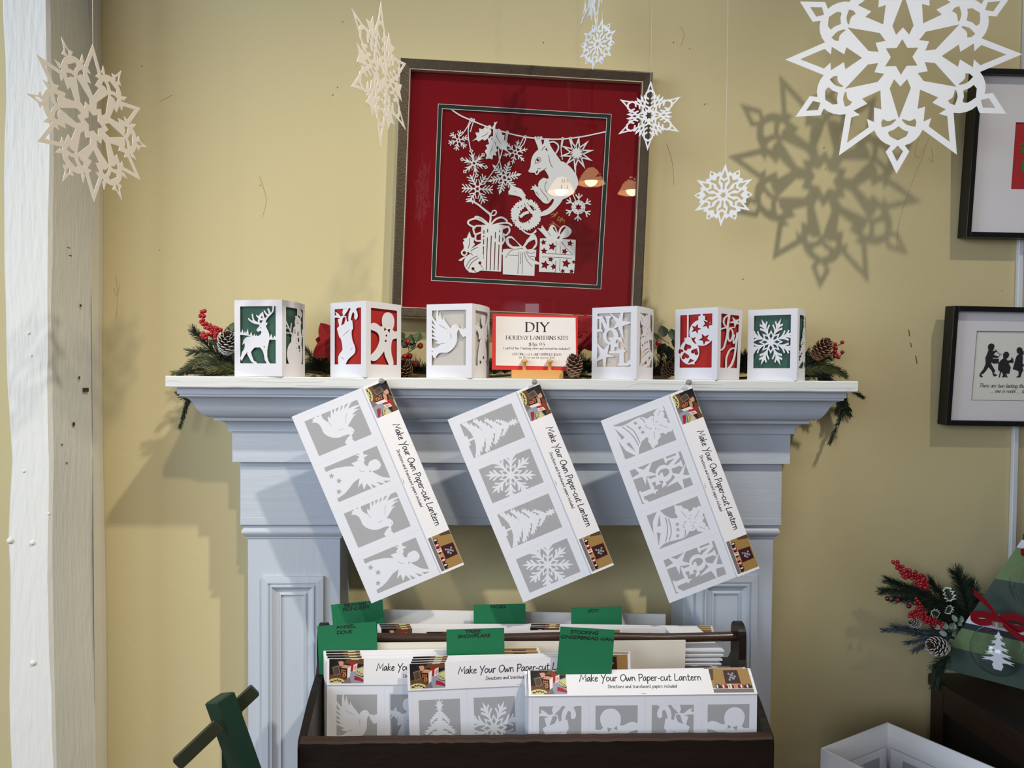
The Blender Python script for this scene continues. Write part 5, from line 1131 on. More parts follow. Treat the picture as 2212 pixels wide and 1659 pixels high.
gcard('green card lettered snowman reindeer, at the back left of the tote', [(714.8, 1306.5), (826, 1295), (830, 1347), (719, 1350)], -.135, [('SNOWMAN',) + c4(352, 176) + c4(556, 176)[:1] + (6.4,), ('REINDEER',) + c4(342, 214) + c4(590, 214)[:1] + (6.4,)])
gcard('green card lettered angel dove, at the left front of the tote', [(685, 1352.5), (812, 1343), (813, 1406), (687, 1420)], -.246, [('ANGEL',) + c4(280, 376) + c4(465, 376)[:1] + (6.2,), ('DOVE',) + c4(285, 426) + c4(430, 426)[:1] + (6.4,)])
gcard('green card lettered noel, at the back of the tote', [(1023, 1306.5), (1135, 1304), (1135, 1351), (1023, 1351.5)], -.136, [('NOEL',) + c4(1700, 186) + c4(1850, 186)[:1] + (6,)])
gcard('green card lettered tree snowflake, in front of the rod handle', [(964.4, 1360), (1089, 1356.3), (1089.7, 1412), (964, 1413)], -.2715, [('TREE',) + c4(1462, 418) + c4(1610, 418)[:1] + (6.2,), ('SNOWFLAKE',) + c4(1400, 460) + c4(1700, 460)[:1] + (6.4,)])
gcard('green card lettered joy, at the back of the tote', [(1233.6, 1313), (1343, 1310), (1343, 1353), (1233.6, 1352)], -.136, [('JOY',) + c6(570, 200) + c6(660, 200)[:1] + (6,)])
gcard('large green card lettered stocking gingerbread man, in front of the rod handle', [(1210.6, 1353.5), (1328, 1360.5), (1321, 1463), (1201, 1463)], -.306, [('STOCKING',) + c6(425, 372) + c6(655, 372)[:1] + (6.2,), ('GINGERBREAD MAN',) + c6(345, 412) + c6(776, 412)[:1] + (6.2,)])
# ---------------------------------------------------------------- greenery
M_PINE = [mat('pine_dark', (30, 46, 34), rough=.6, var=.3, scale=200), mat('pine_mid', (48, 62, 40), rough=.6, var=.3, scale=200), mat('pine_olive', (86, 88, 40), rough=.6, var=.3, scale=200), mat('twig_brown', (58, 44, 32), rough=.8, var=.2), mat('pine_frost', (88, 98, 108), rough=.7, var=.3, scale=200)]
M_BERRY = mat('berry_red', (150, 14, 28), rough=.22, var=.15, scale=90, coat=.5)
M_BERRYD = mat('berry_dark', (84, 14, 22), rough=.3, var=.2, scale=90, coat=.4)
M_LEAF = mat('leaf_green', (62, 84, 44), rough=.5, var=.25, scale=120)
M_LEAFD = mat('leaf_dark', (34, 52, 34), rough=.45, var=.25, scale=120)
M_EUC = mat('eucalyptus', (132, 146, 134), rough=.7, var=.15, scale=90)
M_PETAL = mat('poinsettia_red', (140, 12, 24), rough=.7, var=.2, scale=70, bump=.4, bscale=160)
M_WEDGE = mat('leaf_white_edge', (206, 208, 200), rough=.6, var=.05)
def sprig(pts, nl=.014, dens=14, col=0, spread=48, rnd=None, alt=1, flat=.6, nr=.00052):
    """twig with tapering needles; pts = Vectors along the twig"""
    rnd = rnd or random.Random(1); g = MB(); P = [Vector(p) for p in cat([tuple(p) for p in pts], 4)]
    g.tube(P, .0009, 5, 3, r2=.0005)
    L = sum((P[i + 1] - P[i]).length for i in range(len(P) - 1)); n = int(dens * 2.2 * L / .01)
    for k in range(n):
        f = (k + rnd.random()) / n; x = f * (len(P) - 1); i = min(int(x), len(P) - 2); p = P[i].lerp(P[i + 1], x - i); d = (P[i + 1] - P[i]).normalized()
        a = d.cross(Vector((0, 1, 0))).normalized() if abs(d.y) < .95 else d.cross(Vector((1, 0, 0))).normalized(); b = d.cross(a)
        ph = rnd.uniform(0, 2 * pi); rad = a * cos(ph) + b * sin(ph) * flat; rad.normalize()
        sp = radians(spread * rnd.uniform(.65, 1.2)) * (1 - .35 * f); v = d * cos(sp) + rad * sin(sp)
        v = (v + Vector((0, 0, -.12 * rnd.random()))).normalized(); l = nl * rnd.uniform(.7, 1.15) * (1 - .25 * f * f)
        q = v.cross(Vector((.3, .5, .8))).normalized(); w = v.cross(q); r = nr
        t = p + v * l
        if t.y > -.0012: t.y = -.0012
        if abs(t.x) < .516 and p.z > Z0 and t.z < Z0 + .0006: t.z = Z0 + .0006
        if abs(p.x) < .516 and abs(p.z - Z0) < .006: p = Vector((p.x, p.y, max(p.z, Z0 + .0012)))
        m = col if rnd.random() < .7 else (alt if rnd.random() < .7 else 0)
        g.add([p + q * r, p - q * r * .5 + w * r * .87, p - q * r * .5 - w * r * .87, t + q * r * .45, t - q * r * .3 + w * r * .4, t - q * r * .3 - w * r * .4], [(0, 1, 4, 3), (1, 2, 5, 4), (2, 0, 3, 5), (3, 4, 5)], m)
    return g
def leaf_outline(w, l, kind='oval'):
    if kind == 'holly':
        H = [(0, 0)]
        for k in range(4):
            f = (k + .2) / 4; H.append((w * (.30 + .12 * sin(pi * f)), l * (f + .02))); H.append((w * (.62 + .25 * sin(pi * f)), l * (f + .13)))
        H += [(w * .25, l * .92), (0, l)]
    elif kind == 'petal': H = cat([(0, 0), (w * .30, l * .12), (w * .52, l * .42), (w * .34, l * .78), (0, l)], 3)
    elif kind == 'saw':
        H = [(0, 0)] + [(w * .5 * sin(pi * (k / 9) ** .8) * (1.1 if k % 2 else .94), l * (k / 9)) for k in range(1, 9)] + [(0, l)]
    else: H = cat([(0, 0), (w * .38, l * .2), (w * .5, l * .5), (w * .32, l * .82), (0, l)], 3)
    return H + [(-x, y) for x, y in reversed(H[1:-1])]
def leaf_mesh(w, l, kind='oval', bend=.25, fold=.3, edge=False):
    o = leaf_outline(w, l, kind); L = [(o, 0)]
    if edge: L = [(o, 1), ([(x * .68, l * .5 + (y - l * .5) * .8) for x, y in o], 0)]
    gr = [((-w, l * k / 5), (w, l * k / 5)) for k in range(1, 5)] + [((0, 0), (0, l))]
    return sheet(L, .00035, gr, lambda u, d, v: (u, d + bend * v * v / l - fold * abs(u) , v), side=0, clip=o)
LEAVES = {'petal': leaf_mesh(.030, .040, 'petal', .25, .15).mesh('petal', M_PETAL), 'leaf': leaf_mesh(.015, .020, 'saw', .3, .3).mesh('leaf', M_LEAF), 'leafd': leaf_mesh(.017, .024, 'saw', .3, .3).mesh('leaf', M_LEAFD), 'holly': leaf_mesh(.013, .024, 'holly', .2, .25, True).mesh('holly_leaf', [M_LEAFD, M_WEDGE]), 'euc': leaf_mesh(.0085, .012, 'oval', .3, .2).mesh('eucalyptus_leaf', M_EUC)}
BER = {'s': MB().sphere((0, 0, 0), .0026, 10, 7).mesh('berry', M_BERRY), 'm': MB().sphere((0, 0, 0), .0034, 10, 7).mesh('berry', M_BERRY), 'l': MB().sphere((0, 0, 0), .0050, 12, 8).mesh('berry', M_BERRY), 'd': MB().sphere((0, 0, 0), .0042, 12, 8).mesh('berry', M_BERRYD)}
CONES = {'snow': cone_mesh(.016, .036, 70, 1, 5).mesh('cone_scales', [M_CONE, M_SNOW]), 'plain': cone_mesh(.015, .036, 70, 1, 6).mesh('cone_scales', [M_CONE, M_CTIP])}
class Green:
    def __init__(s, root): s.r = root; s.o = Vector(root.location); s.rnd = random.Random(21)
    def w(s, px, py, y): return un(px, py, y=y) - s.o
    def sprig(s, pts, y, **k):
        P = [s.w(p[0], p[1], p[2] if len(p) > 2 else y) for p in pts]
        P = [Vector((p.x, min(p.y, -.004 - s.o.y), p.z)) for p in P]
        for q in P: q.y = min(q.y, -.004 - s.o.y)
        g = sprig([p + s.o for p in P], rnd=s.rnd, **k); g.v = [tuple(Vector(v) - s.o) for v in g.v]
        return obj('pine_sprig', g, M_PINE, s.r)
    def berries(s, paths, y, size='s', rad=.0045, step=.0030, most=45):
        g = MB(); pos = []
        for pt in paths:
            P = [Vector(p) for p in cat([tuple(s.w(q[0], q[1], y)) for q in pt], 4)]; g.tube(P, .0007, 5, 0)
            L = sum((P[i + 1] - P[i]).length for i in range(len(P) - 1)); n = max(2, int(L / step))
            for k in range(n):
                x = (k + .5) / n * (len(P) - 1); i = min(int(x), len(P) - 2); p = P[i].lerp(P[i + 1], x - i)
                for _ in range(8):
                    a = s.rnd.uniform(0, 2 * pi); q = p + Vector((cos(a), -abs(sin(a)) * .8, sin(a))) * rad * s.rnd.uniform(.5, 1) + Vector((s.rnd.uniform(-1, 1), 0, s.rnd.uniform(-1, 1))) * .001
                    if all((q - z).length > .0036 if size == 's' else (q - z).length > .0046 for z in pos): break
                pos.append(q)
        b = obj('berry_stem', g, mat('berry_twig', (70, 30, 28), rough=.7, var=.2), s.r)
        for q in pos[:most]: obj('berry', BER[size], None, b, loc=q)
    def one(s, name, me, px, py, y, roll=0, tilt=0, yaw=0, sc=1):
        o = obj(name, me, None, s.r, loc=s.w(px, py, y), rot=(radians(tilt), radians(roll), radians(yaw))); o.scale = (sc,) * 3; return o
gl = thing('garland', 'evergreen garland with berries, cones and poinsettias lying behind the lanterns', 'garland', (0, -.045, Z0))
g = Green(gl)
sk_ = MB().tube([g.w(400, 806, -.05)] + [Vector((x, 0, .006 + .003 * sin(x * 31))) for x in [-.42 + .84 * k / 24 for k in range(25)]] + [g.w(1790, 812, -.05)], .0022, 6)
obj('garland_stem', sk_, M_PINE[3], gl)
SH = dict(nl=.012, dens=16, col=2, alt=1, spread=46); DK = dict(nl=.018, dens=14, col=0, alt=1, spread=46); MD = dict(nl=.014, dens=15, col=1, alt=2, spread=48)
for pts, y, k in (([(500, 803), (450, 797), (405, 803), (378, 806)], -.09, SH), ([(490, 790), (450, 772), (420, 778), (398, 798)], -.075, SH), ([(485, 800), (445, 785), (415, 790), (390, 805)], -.1, MD), ([(480, 785), (450, 748), (432, 730), (420, 716)], -.06, DK), ([(500, 775), (480, 750), (462, 736)], -.05, DK), ([(510, 795), (478, 790), (440, 774)], -.085, MD), ([(500, 785), (470, 765), (445, 758), (412, 760)], -.055, DK),
    ([(520, 800), (485, 797), (455, 800)], -.11, dict(nl=.013, dens=18, col=2, alt=2, spread=50)), ([(505, 760), (490, 790), (475, 803)], -.06, DK), ([(505, 805), (485, 800), (470, 806)], -.065, DK), ([(440, 806), (470, 800), (500, 790)], -.05, DK)): g.sprig(pts, y, **k)
for pts in ([(458, 806), (428, 818), (411, 846), (404, 872), (389, 922)], [(470, 808), (440, 824), (418, 850), (398, 858), (386, 850)], [(458, 806), (434, 830), (414, 862)], [(458, 806), (430, 826), (408, 860), (396, 900)], [(462, 808), (436, 836), (420, 850)]): g.sprig(pts, -.030, nl=.011, dens=16, col=1, alt=2, spread=40)
for pts, y, k in (([(1735, 805), (1765, 798), (1795, 802), (1826, 812)], -.09, SH), ([(1730, 795), (1770, 788), (1800, 795), (1822, 806)], -.07, MD), ([(1740, 790), (1765, 775), (1790, 772)], -.06, DK), ([(1735, 780), (1760, 785), (1788, 792)], -.05, DK), ([(1730, 800), (1760, 806), (1790, 808)], -.055, DK), ([(1728, 790), (1745, 770), (1760, 790)], -.045, DK)): g.sprig(pts, y, **k)
for pts in ([(1765, 812), (1803, 828), (1822, 856), (1817, 895), (1793, 955)], [(1770, 815), (1812, 838), (1826, 868), (1834, 884)], [(1780, 818), (1830, 838), (1862, 856)], [(1765, 815), (1800, 845), (1812, 880)], [(1770, 815), (1806, 835), (1822, 870)], [(1768, 816), (1812, 850), (1808, 890)], [(1800, 850), (1818, 872), (1836, 896)], [(1785, 820), (1812, 858), (1826, 892)]): g.sprig(pts, -.030, nl=.011, dens=16, col=0, alt=1, spread=42)
rr = random.Random(8)
for x0, x1, n in ((655, 718, 13), (860, 928, 9), (1052, 1108, 9), (1205, 1285, 11), (1403, 1466, 9), (1583, 1625, 9), (455, 505, 7), (1730, 1775, 6), (520, 640, 4), (730, 850, 4), (940, 1040, 3), (1300, 1390, 3), (1480, 1570, 3), (1640, 1720, 3), (1110, 1205, 4)):
    for k in range(n):
        x = x0 + (x1 - x0) * (k + .5) / n; up = rr.uniform(0, 42) * (1 if k % 2 else .45); dx = rr.uniform(-26, 26)
        g.sprig([(x - dx * .6, 808 - up * .2), (x, 800 - up * .5), (x + dx, 798 - up)], -.03 - .018 * rr.random(), **(DK if rr.random() < .6 else MD if rr.random() < .6 else dict(nl=.012, dens=16, col=2, alt=1, spread=46)))
g.berries([[(439, 668), (440, 684), (441, 698), (455, 706), (468, 713), (482, 717)], [(462, 709), (452, 722), (441, 730), (437, 722)], [(470, 714), (466, 728)]], -.075, 'm', .0046, .0024, 60)
g.berries([[(1781, 764), (1796, 760), (1808, 757)], [(1800, 757), (1806, 748), (1816, 744)], [(1800, 763), (1808, 770), (1820, 765)]], -.055, 'm', .0050, .0044, 18)
for px, py, s in ((880, 739, 'l'), (908, 747, 'l'), (874, 771, 'l'), (885, 769, 'l'), (898, 786, 'l'), (1422, 742, 'l')): g.one('berry', BER[s], px, py, -.062)
obj('berry_stem', MB().tube([g.w(862, 776, -.058), g.w(884, 760, -.058), g.w(905, 746, -.058)], .0007, 5).tube([g.w(884, 760, -.058), g.w(880, 742, -.058)], .0006, 5).tube([g.w(890, 757, -.058), g.w(902, 735, -.058)], .0006, 5).tube([g.w(1412, 722, -.056), g.w(1445, 742, -.056)], .0006, 5).tube([g.w(1415, 752, -.058), g.w(1435, 750, -.058)], .0006, 5), M_PINE[3], gl)
for px, py, r, m in ((893, 742, -22, 'leaf'), (899, 738, 18, 'leaf'), (872, 735, -35, 'leaf'), (887, 755, 8, 'leaf'), (870, 752, 30, 'leafd'), (1434, 728, -2, 'leafd'), (1457, 735, -8, 'leafd'), (1438, 742, 210, 'leafd'), (1443, 772, 12, 'leafd'), (1457, 752, 20, 'leafd'), (1418, 738, -20, 'leaf'), (494, 722, 15, 'leaf'), (497, 728, -20, 'leafd'), (502, 716, 8, 'leaf')): g.one('leaf', LEAVES[m], px, py, -.05, r, -18)
g.one('pine_cone', CONES['snow'], 490, 764, -.075, 18, 38); g.one('pine_cone', CONES['plain'], 1758, 776, -.08, 25, 35); g.one('pine_cone', CONES['plain'], 878, 812, -.06, -10, 60); g.one('pine_cone', CONES['plain'], 1436, 812, -.06, 8, 55, sc=.8)
def flower(px, py, y, n, sc, a0):
    for k in range(n):
        a = a0 + 360 / n * k; g.one('petal', LEAVES['petal'], px, py, y + .002 * (k % 2), a, 12 + 10 * (k % 2), 0, sc * (1 if k % 2 else .8))
    for k in range(6): g.one('stamen', BER['s'], px + 5 * cos(k), py + 5 * sin(k), y - .005, sc=.55)
flower(722, 742, -.062, 8, .95, 12); flower(1254, 718, -.06, 9, .98, 20)

# spray of greenery on the cabinet at the right
sp_ = thing('evergreen_spray', 'evergreen spray with red berries and white-edged holly against the wall at lower right', 'greenery', un(2075, 1440, y=-.055))
g = Green(sp_); LG = dict(nl=.021, dens=15, col=0, alt=1, spread=40); FR = dict(nl=.014, dens=12, col=4, alt=0, spread=36)
for pts, y, k in (([(2085, 1335), (2010, 1296), (1950, 1278), (1910, 1276)], -.06, LG), ([(2070, 1330), (2010, 1285), (1955, 1268), (1920, 1255)], -.05, LG), ([(2070, 1340), (2000, 1300), (1935, 1292)], -.055, LG), ([(2060, 1310), (2030, 1280), (2010, 1258)], -.045, LG), ([(2100, 1380), (2092, 1310), (2078, 1265), (2068, 1240)], -.06, dict(nl=.024, dens=24, col=0, alt=1, spread=52)), ([(2110, 1370), (2100, 1310), (2090, 1262)], -.05, dict(nl=.022, dens=20, col=0, alt=0, spread=52)),
    ([(2070, 1372), (2000, 1372), (1950, 1362), (1910, 1361)], -.055, FR), ([(2060, 1378), (2000, 1380), (1960, 1388)], -.06, FR), ([(2050, 1368), (1990, 1362), (1930, 1352)], -.05, FR), ([(2040, 1380), (2000, 1392), (1975, 1405)], -.05, FR), ([(2060, 1410), (2035, 1425), (2018, 1440)], -.06, DK), ([(2070, 1420), (2030, 1445), (2018, 1478)], -.055, DK), ([(2040, 1425), (2028, 1450), (2035, 1482)], -.045, DK), ([(2090, 1330), (2060, 1340), (2040, 1350)], -.05, DK), ([(2085, 1400), (2060, 1390), (2045, 1400)], -.05, DK), ([(2100, 1360), (2070, 1320), (2040, 1310)], -.05, DK), ([(2080, 1345), (2030, 1320), (1985, 1300)], -.05, LG), ([(2090, 1350), (2040, 1335), (2000, 1325)], -.045, DK), ([(2095, 1390), (2075, 1330), (2055, 1290)], -.05, dict(nl=.022, dens=20, col=0, alt=0, spread=52)), ([(2100, 1370), (2110, 1310), (2098, 1262)], -.045, dict(nl=.022, dens=20, col=0, alt=1, spread=50)), ([(2080, 1400), (2050, 1370), (2020, 1360)], -.045, DK)): g.sprig(pts, y, **k)
g.berries([[(1930, 1218), (1945, 1228), (1965, 1240), (1985, 1250), (1996, 1268)], [(1950, 1236), (1975, 1250), (1990, 1265)], [(1985, 1245), (1997, 1262)]], -.07, 'm', .0064, .0022, 60)
g.berries([[(1975, 1294), (1985, 1310), (1978, 1322), (1965, 1330)], [(1985, 1315), (1998, 1330), (2012, 1340), (2035, 1352)], [(1968, 1322), (1990, 1330)], [(2005, 1338), (2020, 1345)], [(1995, 1335), (2015, 1350)]], -.078, 's', .0054, .0020, 70)
for px, py in ((1917, 1293), (1963, 1309), (1939, 1296)): g.one('berry', BER['d'], px, py, -.07)
for px, py, r, sc in ((2042, 1268, 165, 1.0), (2028, 1330, -60, .8), (2044, 1326, 15, .7)): g.one('holly_leaf', LEAVES['holly'], px, py, -.075, r, 25, sc=sc)
for px, py, r in ((2040, 1362, -50), (2043, 1360, 10), (2050, 1358, 50), (2046, 1372, -70), (2056, 1372, 80), (2052, 1380, 150), (2060, 1360, 20), (2070, 1352, 45), (2066, 1344, -20), (2044, 1392, -160), (2075, 1345, 30), (2032, 1356, -80)): g.one('eucalyptus_leaf', LEAVES['euc'], px, py, -.082, r, -10)
g.one('pine_cone', CONES['snow'], 2046, 1400, -.078, -75, 20, sc=1.02); g.one('pine_cone', CONES['snow'], 1990, 1348, -.06, -80, 10, sc=.55)

# ---------------------------------------------------------------- cabinet, striped tree board and its glass ornaments
M_CAB = mat('espresso_wood', (34, 20, 16), rough=.4, var=.35, scale=14, stretch=(1, 1, .2), coat=.1)
M_CABP = mat('black_panel', (9, 9, 11), rough=.6, var=.1)
cx = un(2024, 1495, y=-.03).x; cz = un(2050, 1481, x=cx).z
cb = thing('cabinet', 'black panelled cabinet at the lower right holding the tree board', 'cabinet', (cx, 0, 0))
CW, CD = .62, .46
obj('side_panel', MB().box((.006, -CD + .02, .06), (.014, -.03, cz - .035)), M_CABP, cb)
fr_ = MB().box((0, -CD, 0), (.022, -CD + .035, cz - .02), bev=.001).box((0, -.047, 0), (.022, -.012, cz - .02), bev=.001).box((.001, -CD + .03, cz - .052), (.02, -.04, cz - .02)).box((.001, -CD + .03, .03), (.02, -.04, .09))
obj('side_frame', fr_, M_CAB, cb)
obj('carcass', MB().box((.014, -CD + .004, .02), (CW, -.012, cz - .02)), M_CABP, cb)
obj('top', MB().box((-.004, -CD - .006, cz - .0195), (CW, -.008, cz), bev=.002), M_CAB, cb)
L0 = un(2020, 1440, y=-.045); R0 = un(2212, 1490, z=L0.z); dv = (R0 - L0); dv.z = 0; an = atan2(dv.y, dv.x)
tb = thing('tree_board', 'tree-shaped board in green, white and navy stripes on the cabinet', 'display board', L0, (radians(0), 0, an))
MT = Matrix.Translation(L0) @ Matrix.Rotation(an, 4, 'Z')
e1 = on_plane(MT, 2204, 1170); hb = [on_plane(MT, 2000 + x / 3.137, 1130 + y / 3.137) for x, y in ((160, 835), (245, 712), (270, 675), (305, 622), (447, 372), (585, 160), (622, 108))]
sl = e1[0] / e1[1]; HT = .36; WT = 2 * sl * HT
zs = [0] + [q[1] for q in hb]; stp = zs[4]
cols = [0, 1, 2, 3, 0, 1, 3, 2]; zz = zs + [zs[-1] + .02, zs[-1] + .085, zs[-1] + .12, HT]; cols += [0, 1, 3]
L = [([(0, 0), (WT, 0), (WT / 2, HT)], 0)]
for k in range(len(zz) - 1): L.append(([(-.1, zz[k]), (WT + .1, zz[k]), (WT + .1, zz[k + 1]), (-.1, zz[k + 1])], cols[k % len(cols)]))
obj('board', sheet(L, .004, side=2, clip=[(0, 0), (WT, 0), (WT / 2, HT)]), [mat('forest_green_card', (58, 76, 68), rough=.7, var=.04), mat('sage_green_card', (104, 128, 86), rough=.7, var=.04), mat('navy_card', (30, 40, 52), rough=.7, var=.04), mat('lilac_white_card', (212, 212, 228), rough=.7, var=.02)], tb)
# a small easel foot carries the board on the cabinet
obj('easel_strut', MB().box((WT * .5 - .01, .004, cz - L0.z), (WT * .5 + .01, .012, HT * .7)).box((WT * .5 - .02, -.01, cz - L0.z), (WT * .5 + .02, .06, cz - L0.z + .006)), M_CAB, tb)
M_BOW = mat('sheer_red_ribbon', (150, 18, 30), rough=.6, var=.15, scale=120, trans=.35)
def ornament(label, px, py, r, yl, treein):
    rb = r if treein else r * .62
    u, v = on_plane(MT, px, py, yl); c = MT @ Vector((u, yl, v))
    t = thing('glass_ornament', label, 'ornament', c, (0, 0, an), 'clear glass ornaments on the tree board')
    prof = [(.0001, -r)] + [(r * sin(pi * k / 20), -r * cos(pi * k / 20)) for k in range(1, 19)] + [(r * .2, r * .985), (r * .19, r * 1.08)]
    obj('globe', MB().lathe(prof, 32), glassmat('ornament_glass', 1.5, (246, 248, 250), 1.4), t)
    cap = MB(); cap.rings([[(r * .23 * (1 + .06 * (k % 2)) * cos(2 * pi * k / 24), r * .23 * (1 + .06 * (k % 2)) * sin(2 * pi * k / 24), z) for k in range(24)] for z in (r * 1.0, r * 1.2)], 0, True)
    obj('cap', cap, mat('silver_cap', (216, 210, 200), rough=.25, var=0, metal=.9), t)
    obj('hook', MB().tube([(0, 0, r * 1.2), (.001, 0, r * 1.38), (0, 0, r * 1.5), (-.002, 0, r * 1.4)], .0006, 5), mat('gold_thread', (176, 150, 90), rough=.4, var=0, metal=.6), t)
    bow = MB()
    def band(pts, w):
        P = [Vector(p) for p in cat(pts, 5)]; a = [p + Vector((0, -w * .35, w)) for p in P]; b = [p - Vector((0, -w * .35, w)) for p in P]
        n = len(P); bow.add(a + b, [(i, i + 1, n + i + 1, n + i) for i in range(n - 1)], 0, True)
    h = r * 1.28
    band([(0, -.003, h), (-rb * .5, -.012, h + rb * .15), (-rb * .95, -.010, h - rb * .05), (-rb * .6, -.004, h - rb * .25), (0, -.003, h - .001)], rb * .16)
    band([(0, -.003, h), (rb * .5, -.012, h + rb * .30), (rb * 1.05, -.010, h + rb * .15), (rb * .7, -.004, h - rb * .2), (0, -.003, h - .001)], rb * .16)
    band([(0, -.003, h), (-rb * .35, -.008, h + rb * .55), (-rb * .9, -.004, h + rb * .95)], rb * .15); band([(0, -.003, h), (rb * .5, -.010, h - rb * .3), (rb * 1.0, -.012, h - rb * .55)], rb * .15)
    obj('ribbon_bow', bow, M_BOW, t)
    if treein:
        A2 = []
        for k in range(5):
            w = r * (.16 + .11 * k); z = r * (.55 - .24 * k)
            A2.append(([(0, z + r * .25), (w * .4, z + r * .08), (w, z + r * .02), (w * .7, z - .0005), (w * .95, z - r * .09), (w * .5, z - r * .05), (0, z - r * .12), (-w * .5, z - r * .05), (-w * .95, z - r * .09), (-w * .7, z), (-w, z + r * .02), (-w * .4, z + r * .08)], 0))
        A2.append(([(-r * .1, -r * .4), (r * .1, -r * .4), (r * .2, -r * .62), (r * .13, -r * .80), (-r * .13, -r * .80), (-r * .2, -r * .62)], 0))
        obj('paper_tree', sheet(A2, .0004), M_FW, t)
    return t
ornament('clear glass ornament with a white paper tree inside and a red bow', 2156, 1405, .0385, -.042, True)
ornament('clear glass ornament cut off by the edge of the photo, higher on the tree board', 2246, 1266, .0395, -.042, False)

# ---------------------------------------------------------------- white box with cards at the lower right
zb = .6046
B = un(1917, 1560, z=zb); Lc = un(1773, 1616, z=zb); Rr = un(2150, 1659, z=zb)
ex = (Lc - B); wl = ex.length; ex.normalize(); ey = Vector((-ex.y, ex.x, 0)); 
if ey.dot(Rr - B) < 0: ey = -ey
wr = .20; hb_ = zb - .489
bx = thing('white_box', 'open white cardboard box with cards inside at the lower right', 'box', (B.x, B.y, .489), (0, 0, atan2(ex.y, ex.x)))
sy = 1 if (Matrix.Rotation(-atan2(ex.y, ex.x), 3, 'Z') @ ey).y > 0 else -1
def yb(a, b): return (min(a * sy, b * sy), max(a * sy, b * sy))
M_BOX = mat('white_carton', (226, 227, 230), rough=.65, var=.012, scale=20)
tw = .0022; gbx = MB()
for (xa, xb), (ya, yc), (za, zc) in (((0, wl), yb(0, tw), (0, hb_)), ((0, wl), yb(wr - tw, wr), (0, hb_)), ((0, tw), yb(tw, wr - tw), (0, hb_)), ((wl - tw, wl), yb(tw, wr - tw), (0, hb_)), ((tw, wl - tw), yb(tw, wr - tw), (0, tw))): gbx.box((xa, ya, za), (xb, yc, zc))
obj('carton', gbx, M_BOX, bx)
bpy.context.view_layer.update()
def card_in(label, along, off, w, h, des, z0=.0024):
    L = [(rect(0, 0, w, h), 0), (rect(w * .14, h * .12, w * .86, h * .86), 1)] + [(l, 0 if i >= 0 else 1) for l, i in mapl(des, boxmap(w * .14, h * .12, w * .72, h * .74))]
    gg = sheet(L, .0008, clip=rect(0, 0, w, h))
    th = atan2(ex.y, ex.x)
    if along == 'x':   # stands along the left-back wall, facing into the box
        P = B + ex * (off + w) + ey * (tw + .008); d = -ex
    else: P = B + ey * off + ex * (tw + .010); d = ey
    o = obj('cut_card', gg, KM, None, loc=(P.x, P.y, .489 + z0), rot=(radians(-3), 0, atan2(d.y, d.x)))
    tag(o, label, 'card', 'cut cards inside the white box'); return o
card_in('white card with a cut fir tree leaning in the white box, left side', 'x', .012, .13, .078, D['tree'])
card_in('white card with a cut snowflake leaning in the white box, right side', 'y', .012, .14, .078, D['flake'])

# ---------------------------------------------------------------- green easel at the lower left
M_EAS = mat('green_easel_paint', (16, 50, 36), rough=.5, var=.3, scale=25, stretch=(1, 1, .2), coat=.1)
M_EASB = mat('green_bar_paint', (38, 44, 29), rough=.5, var=.3, scale=25, coat=.1)
def beam(p, q, w, h, yaw=0, ch=.0015):
    p, q = Vector(p), Vector(q); d = (q - p).normalized(); a = d.cross(Vector((0, 1, 0))).normalized(); b = d.cross(a)
    a, b = a * cos(yaw) + b * sin(yaw), b * cos(yaw) - a * sin(yaw); gg = MB(); R = []
    for pt, s in ((p, 1 - 2 * ch / w), (p + d * ch, 1), (q - d * ch, 1), (q, 1 - 2 * ch / w)):
        R.append([pt + (a * x * w / 2 + b * y * h / 2) * s for x, y in ((-1, -1), (1, -1), (1, 1), (-1, 1))])
    return gg.rings(R)
ye = -.42
p0 = un(474, 1506, y=ye); p1 = un(536, 1680, y=ye); dd = (p1 - p0); pb = p0 + dd * (p0.z / -dd.z)
es = thing('easel', 'dark green wooden easel leg with a crossbar at the lower left', 'easel', pb)
obj('post', beam(p0 - pb, Vector((0, 0, .003)), .0235, .0235, radians(32)), M_EAS, es)
obj('crossbar', beam(un(381, 1652, y=ye - .045) - pb, un(474, 1564, y=ye - .0215) - pb, .0140, .0085, radians(10)), M_EASB, es)
obj('crossbar', beam(un(484, 1553, y=ye + .010) - pb, un(552, 1489, y=ye + .024) - pb, .0148, .0085, radians(10)), M_EASB, es)
obj('rear_leg', beam(p0 - pb + Vector((.01, .012, -.02)), Vector((-.32, .20, .004)), .018, .018, 0), M_EAS, es)

# ---------------------------------------------------------------- behind the camera, seen only mirrored in the glass
w1 = struct('window_1', MB().box((-.05, -5.21, .92), (-.02, -5.17, 1.82)).box((.52, -5.21, .92), (.55, -5.17, 1.82)).box((-.02, -5.21, 1.79), (.52, -5.17, 1.82)).box((-.02, -5.21, .92), (.52, -5.17, .95)).box((.24, -5.2, .95), (.26, -5.18, 1.79)), mat('window_paint', (220, 218, 214), rough=.5, var=.02))

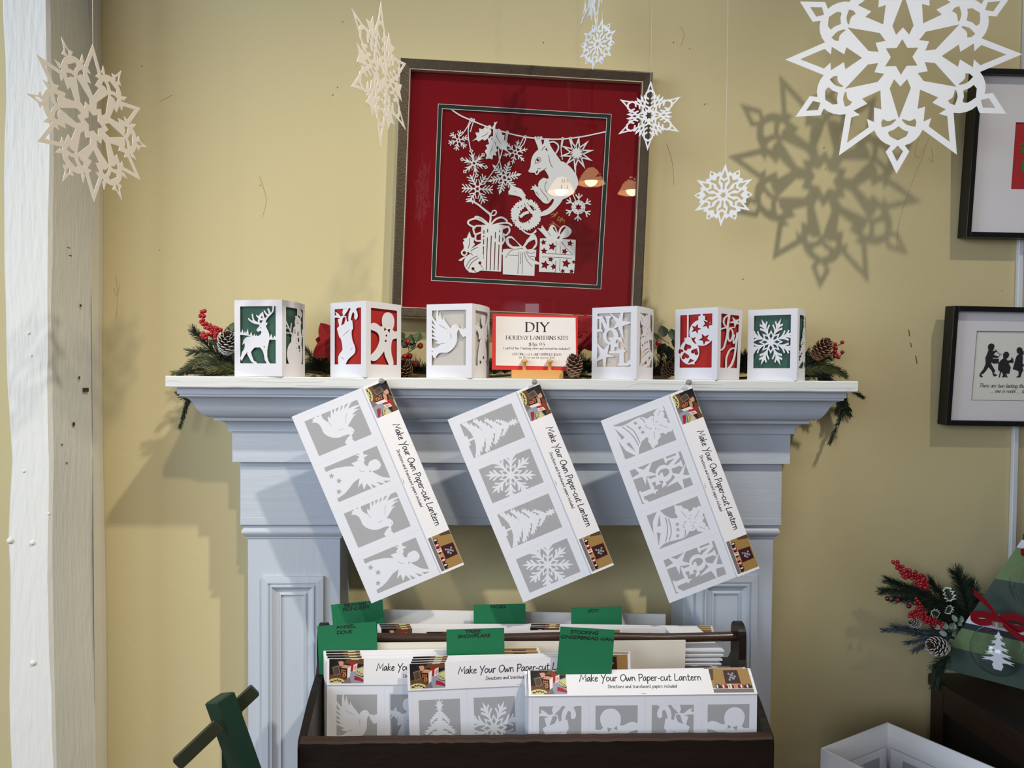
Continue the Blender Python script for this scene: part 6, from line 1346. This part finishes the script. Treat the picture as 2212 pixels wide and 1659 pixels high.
cur = MB()
for k in range(7):
    x0 = .075 + .03 * k; cur.rings([[(x0 + .030 * i / 6, -5.13 + .012 * sin(i * 2.1 + k), z) for i in range(7)] for z in (.9, 1.86)], 0, False, closed=False, sm=True)
for k in range(2):
    x0 = .40 + .03 * k; cur.rings([[(x0 + .030 * i / 6, -5.13 + .012 * sin(i * 2.1 + k), z) for i in range(7)] for z in (.9, 1.86)], 0, False, closed=False, sm=True)
tag(obj('curtain', cur, mat('sheer_curtain', (200, 198, 206), rough=.8, var=.05, trans=.5)), 'sheer white curtain at the shop window, mirrored in the picture glass', 'curtain')
# lamp with three frosted shades over the shop, mirrored in the big picture's glass
def mirrored(px, py, yt):
    d = ray(px, py); t = (-.0182 - CAM.y) / d.y; h = CAM + d * t; r = Vector((d.x, -d.y, d.z)); return h + r * ((yt - h.y) / r.y)
lp = [mirrored(1277, 388, -4.45), mirrored(1366, 408, -4.35), mirrored(1212, 408, -4.5)]
cl_ = thing('ceiling_lamp', 'brass ceiling lamp with three frosted glass shades, mirrored in the picture glass', 'lamp', (lp[0].x, lp[0].y, lp[0].z + .38))
M_SHADE = mat('frosted_shade', (232, 196, 160), rough=.5, var=.05, emit=(255, 205, 150, 7))
M_BULB = mat('lit_bulb', (255, 240, 215), var=0, emit=(255, 238, 205, 34))
o = cl_.location
obj('stem', MB().tube([(0, 0, 0), (0, 0, .9)], .008, 8).lathe([(0, -.02), (.04, 0), (.04, .03), (0, .05)], 16), mat('brass', (150, 112, 60), rough=.3, var=0, metal=.9), cl_)
for q in lp:
    c = q - o
    sh = obj('shade', MB().rings([[(r * (1 + .05 * cos(7 * a) * (z < -.01)) * cos(a), r * (1 + .05 * cos(7 * a) * (z < -.01)) * sin(a), z) for a in [2 * pi * k / 42 for k in range(42)]] for r, z in ((.03, .085), (.045, .07), (.07, .04), (.09, .0), (.108, -.03))], 0, False, sm=True), M_SHADE, cl_, loc=c)
    obj('bulb', MB().sphere((0, 0, 0), .052, 14, 9), M_BULB, sh)
    obj('arm', MB().tube([(0, 0, .01), (c.x * .5, c.y * .5, .06), (c.x, c.y, c.z + .09)], .006, 6), MATS['brass'], cl_)
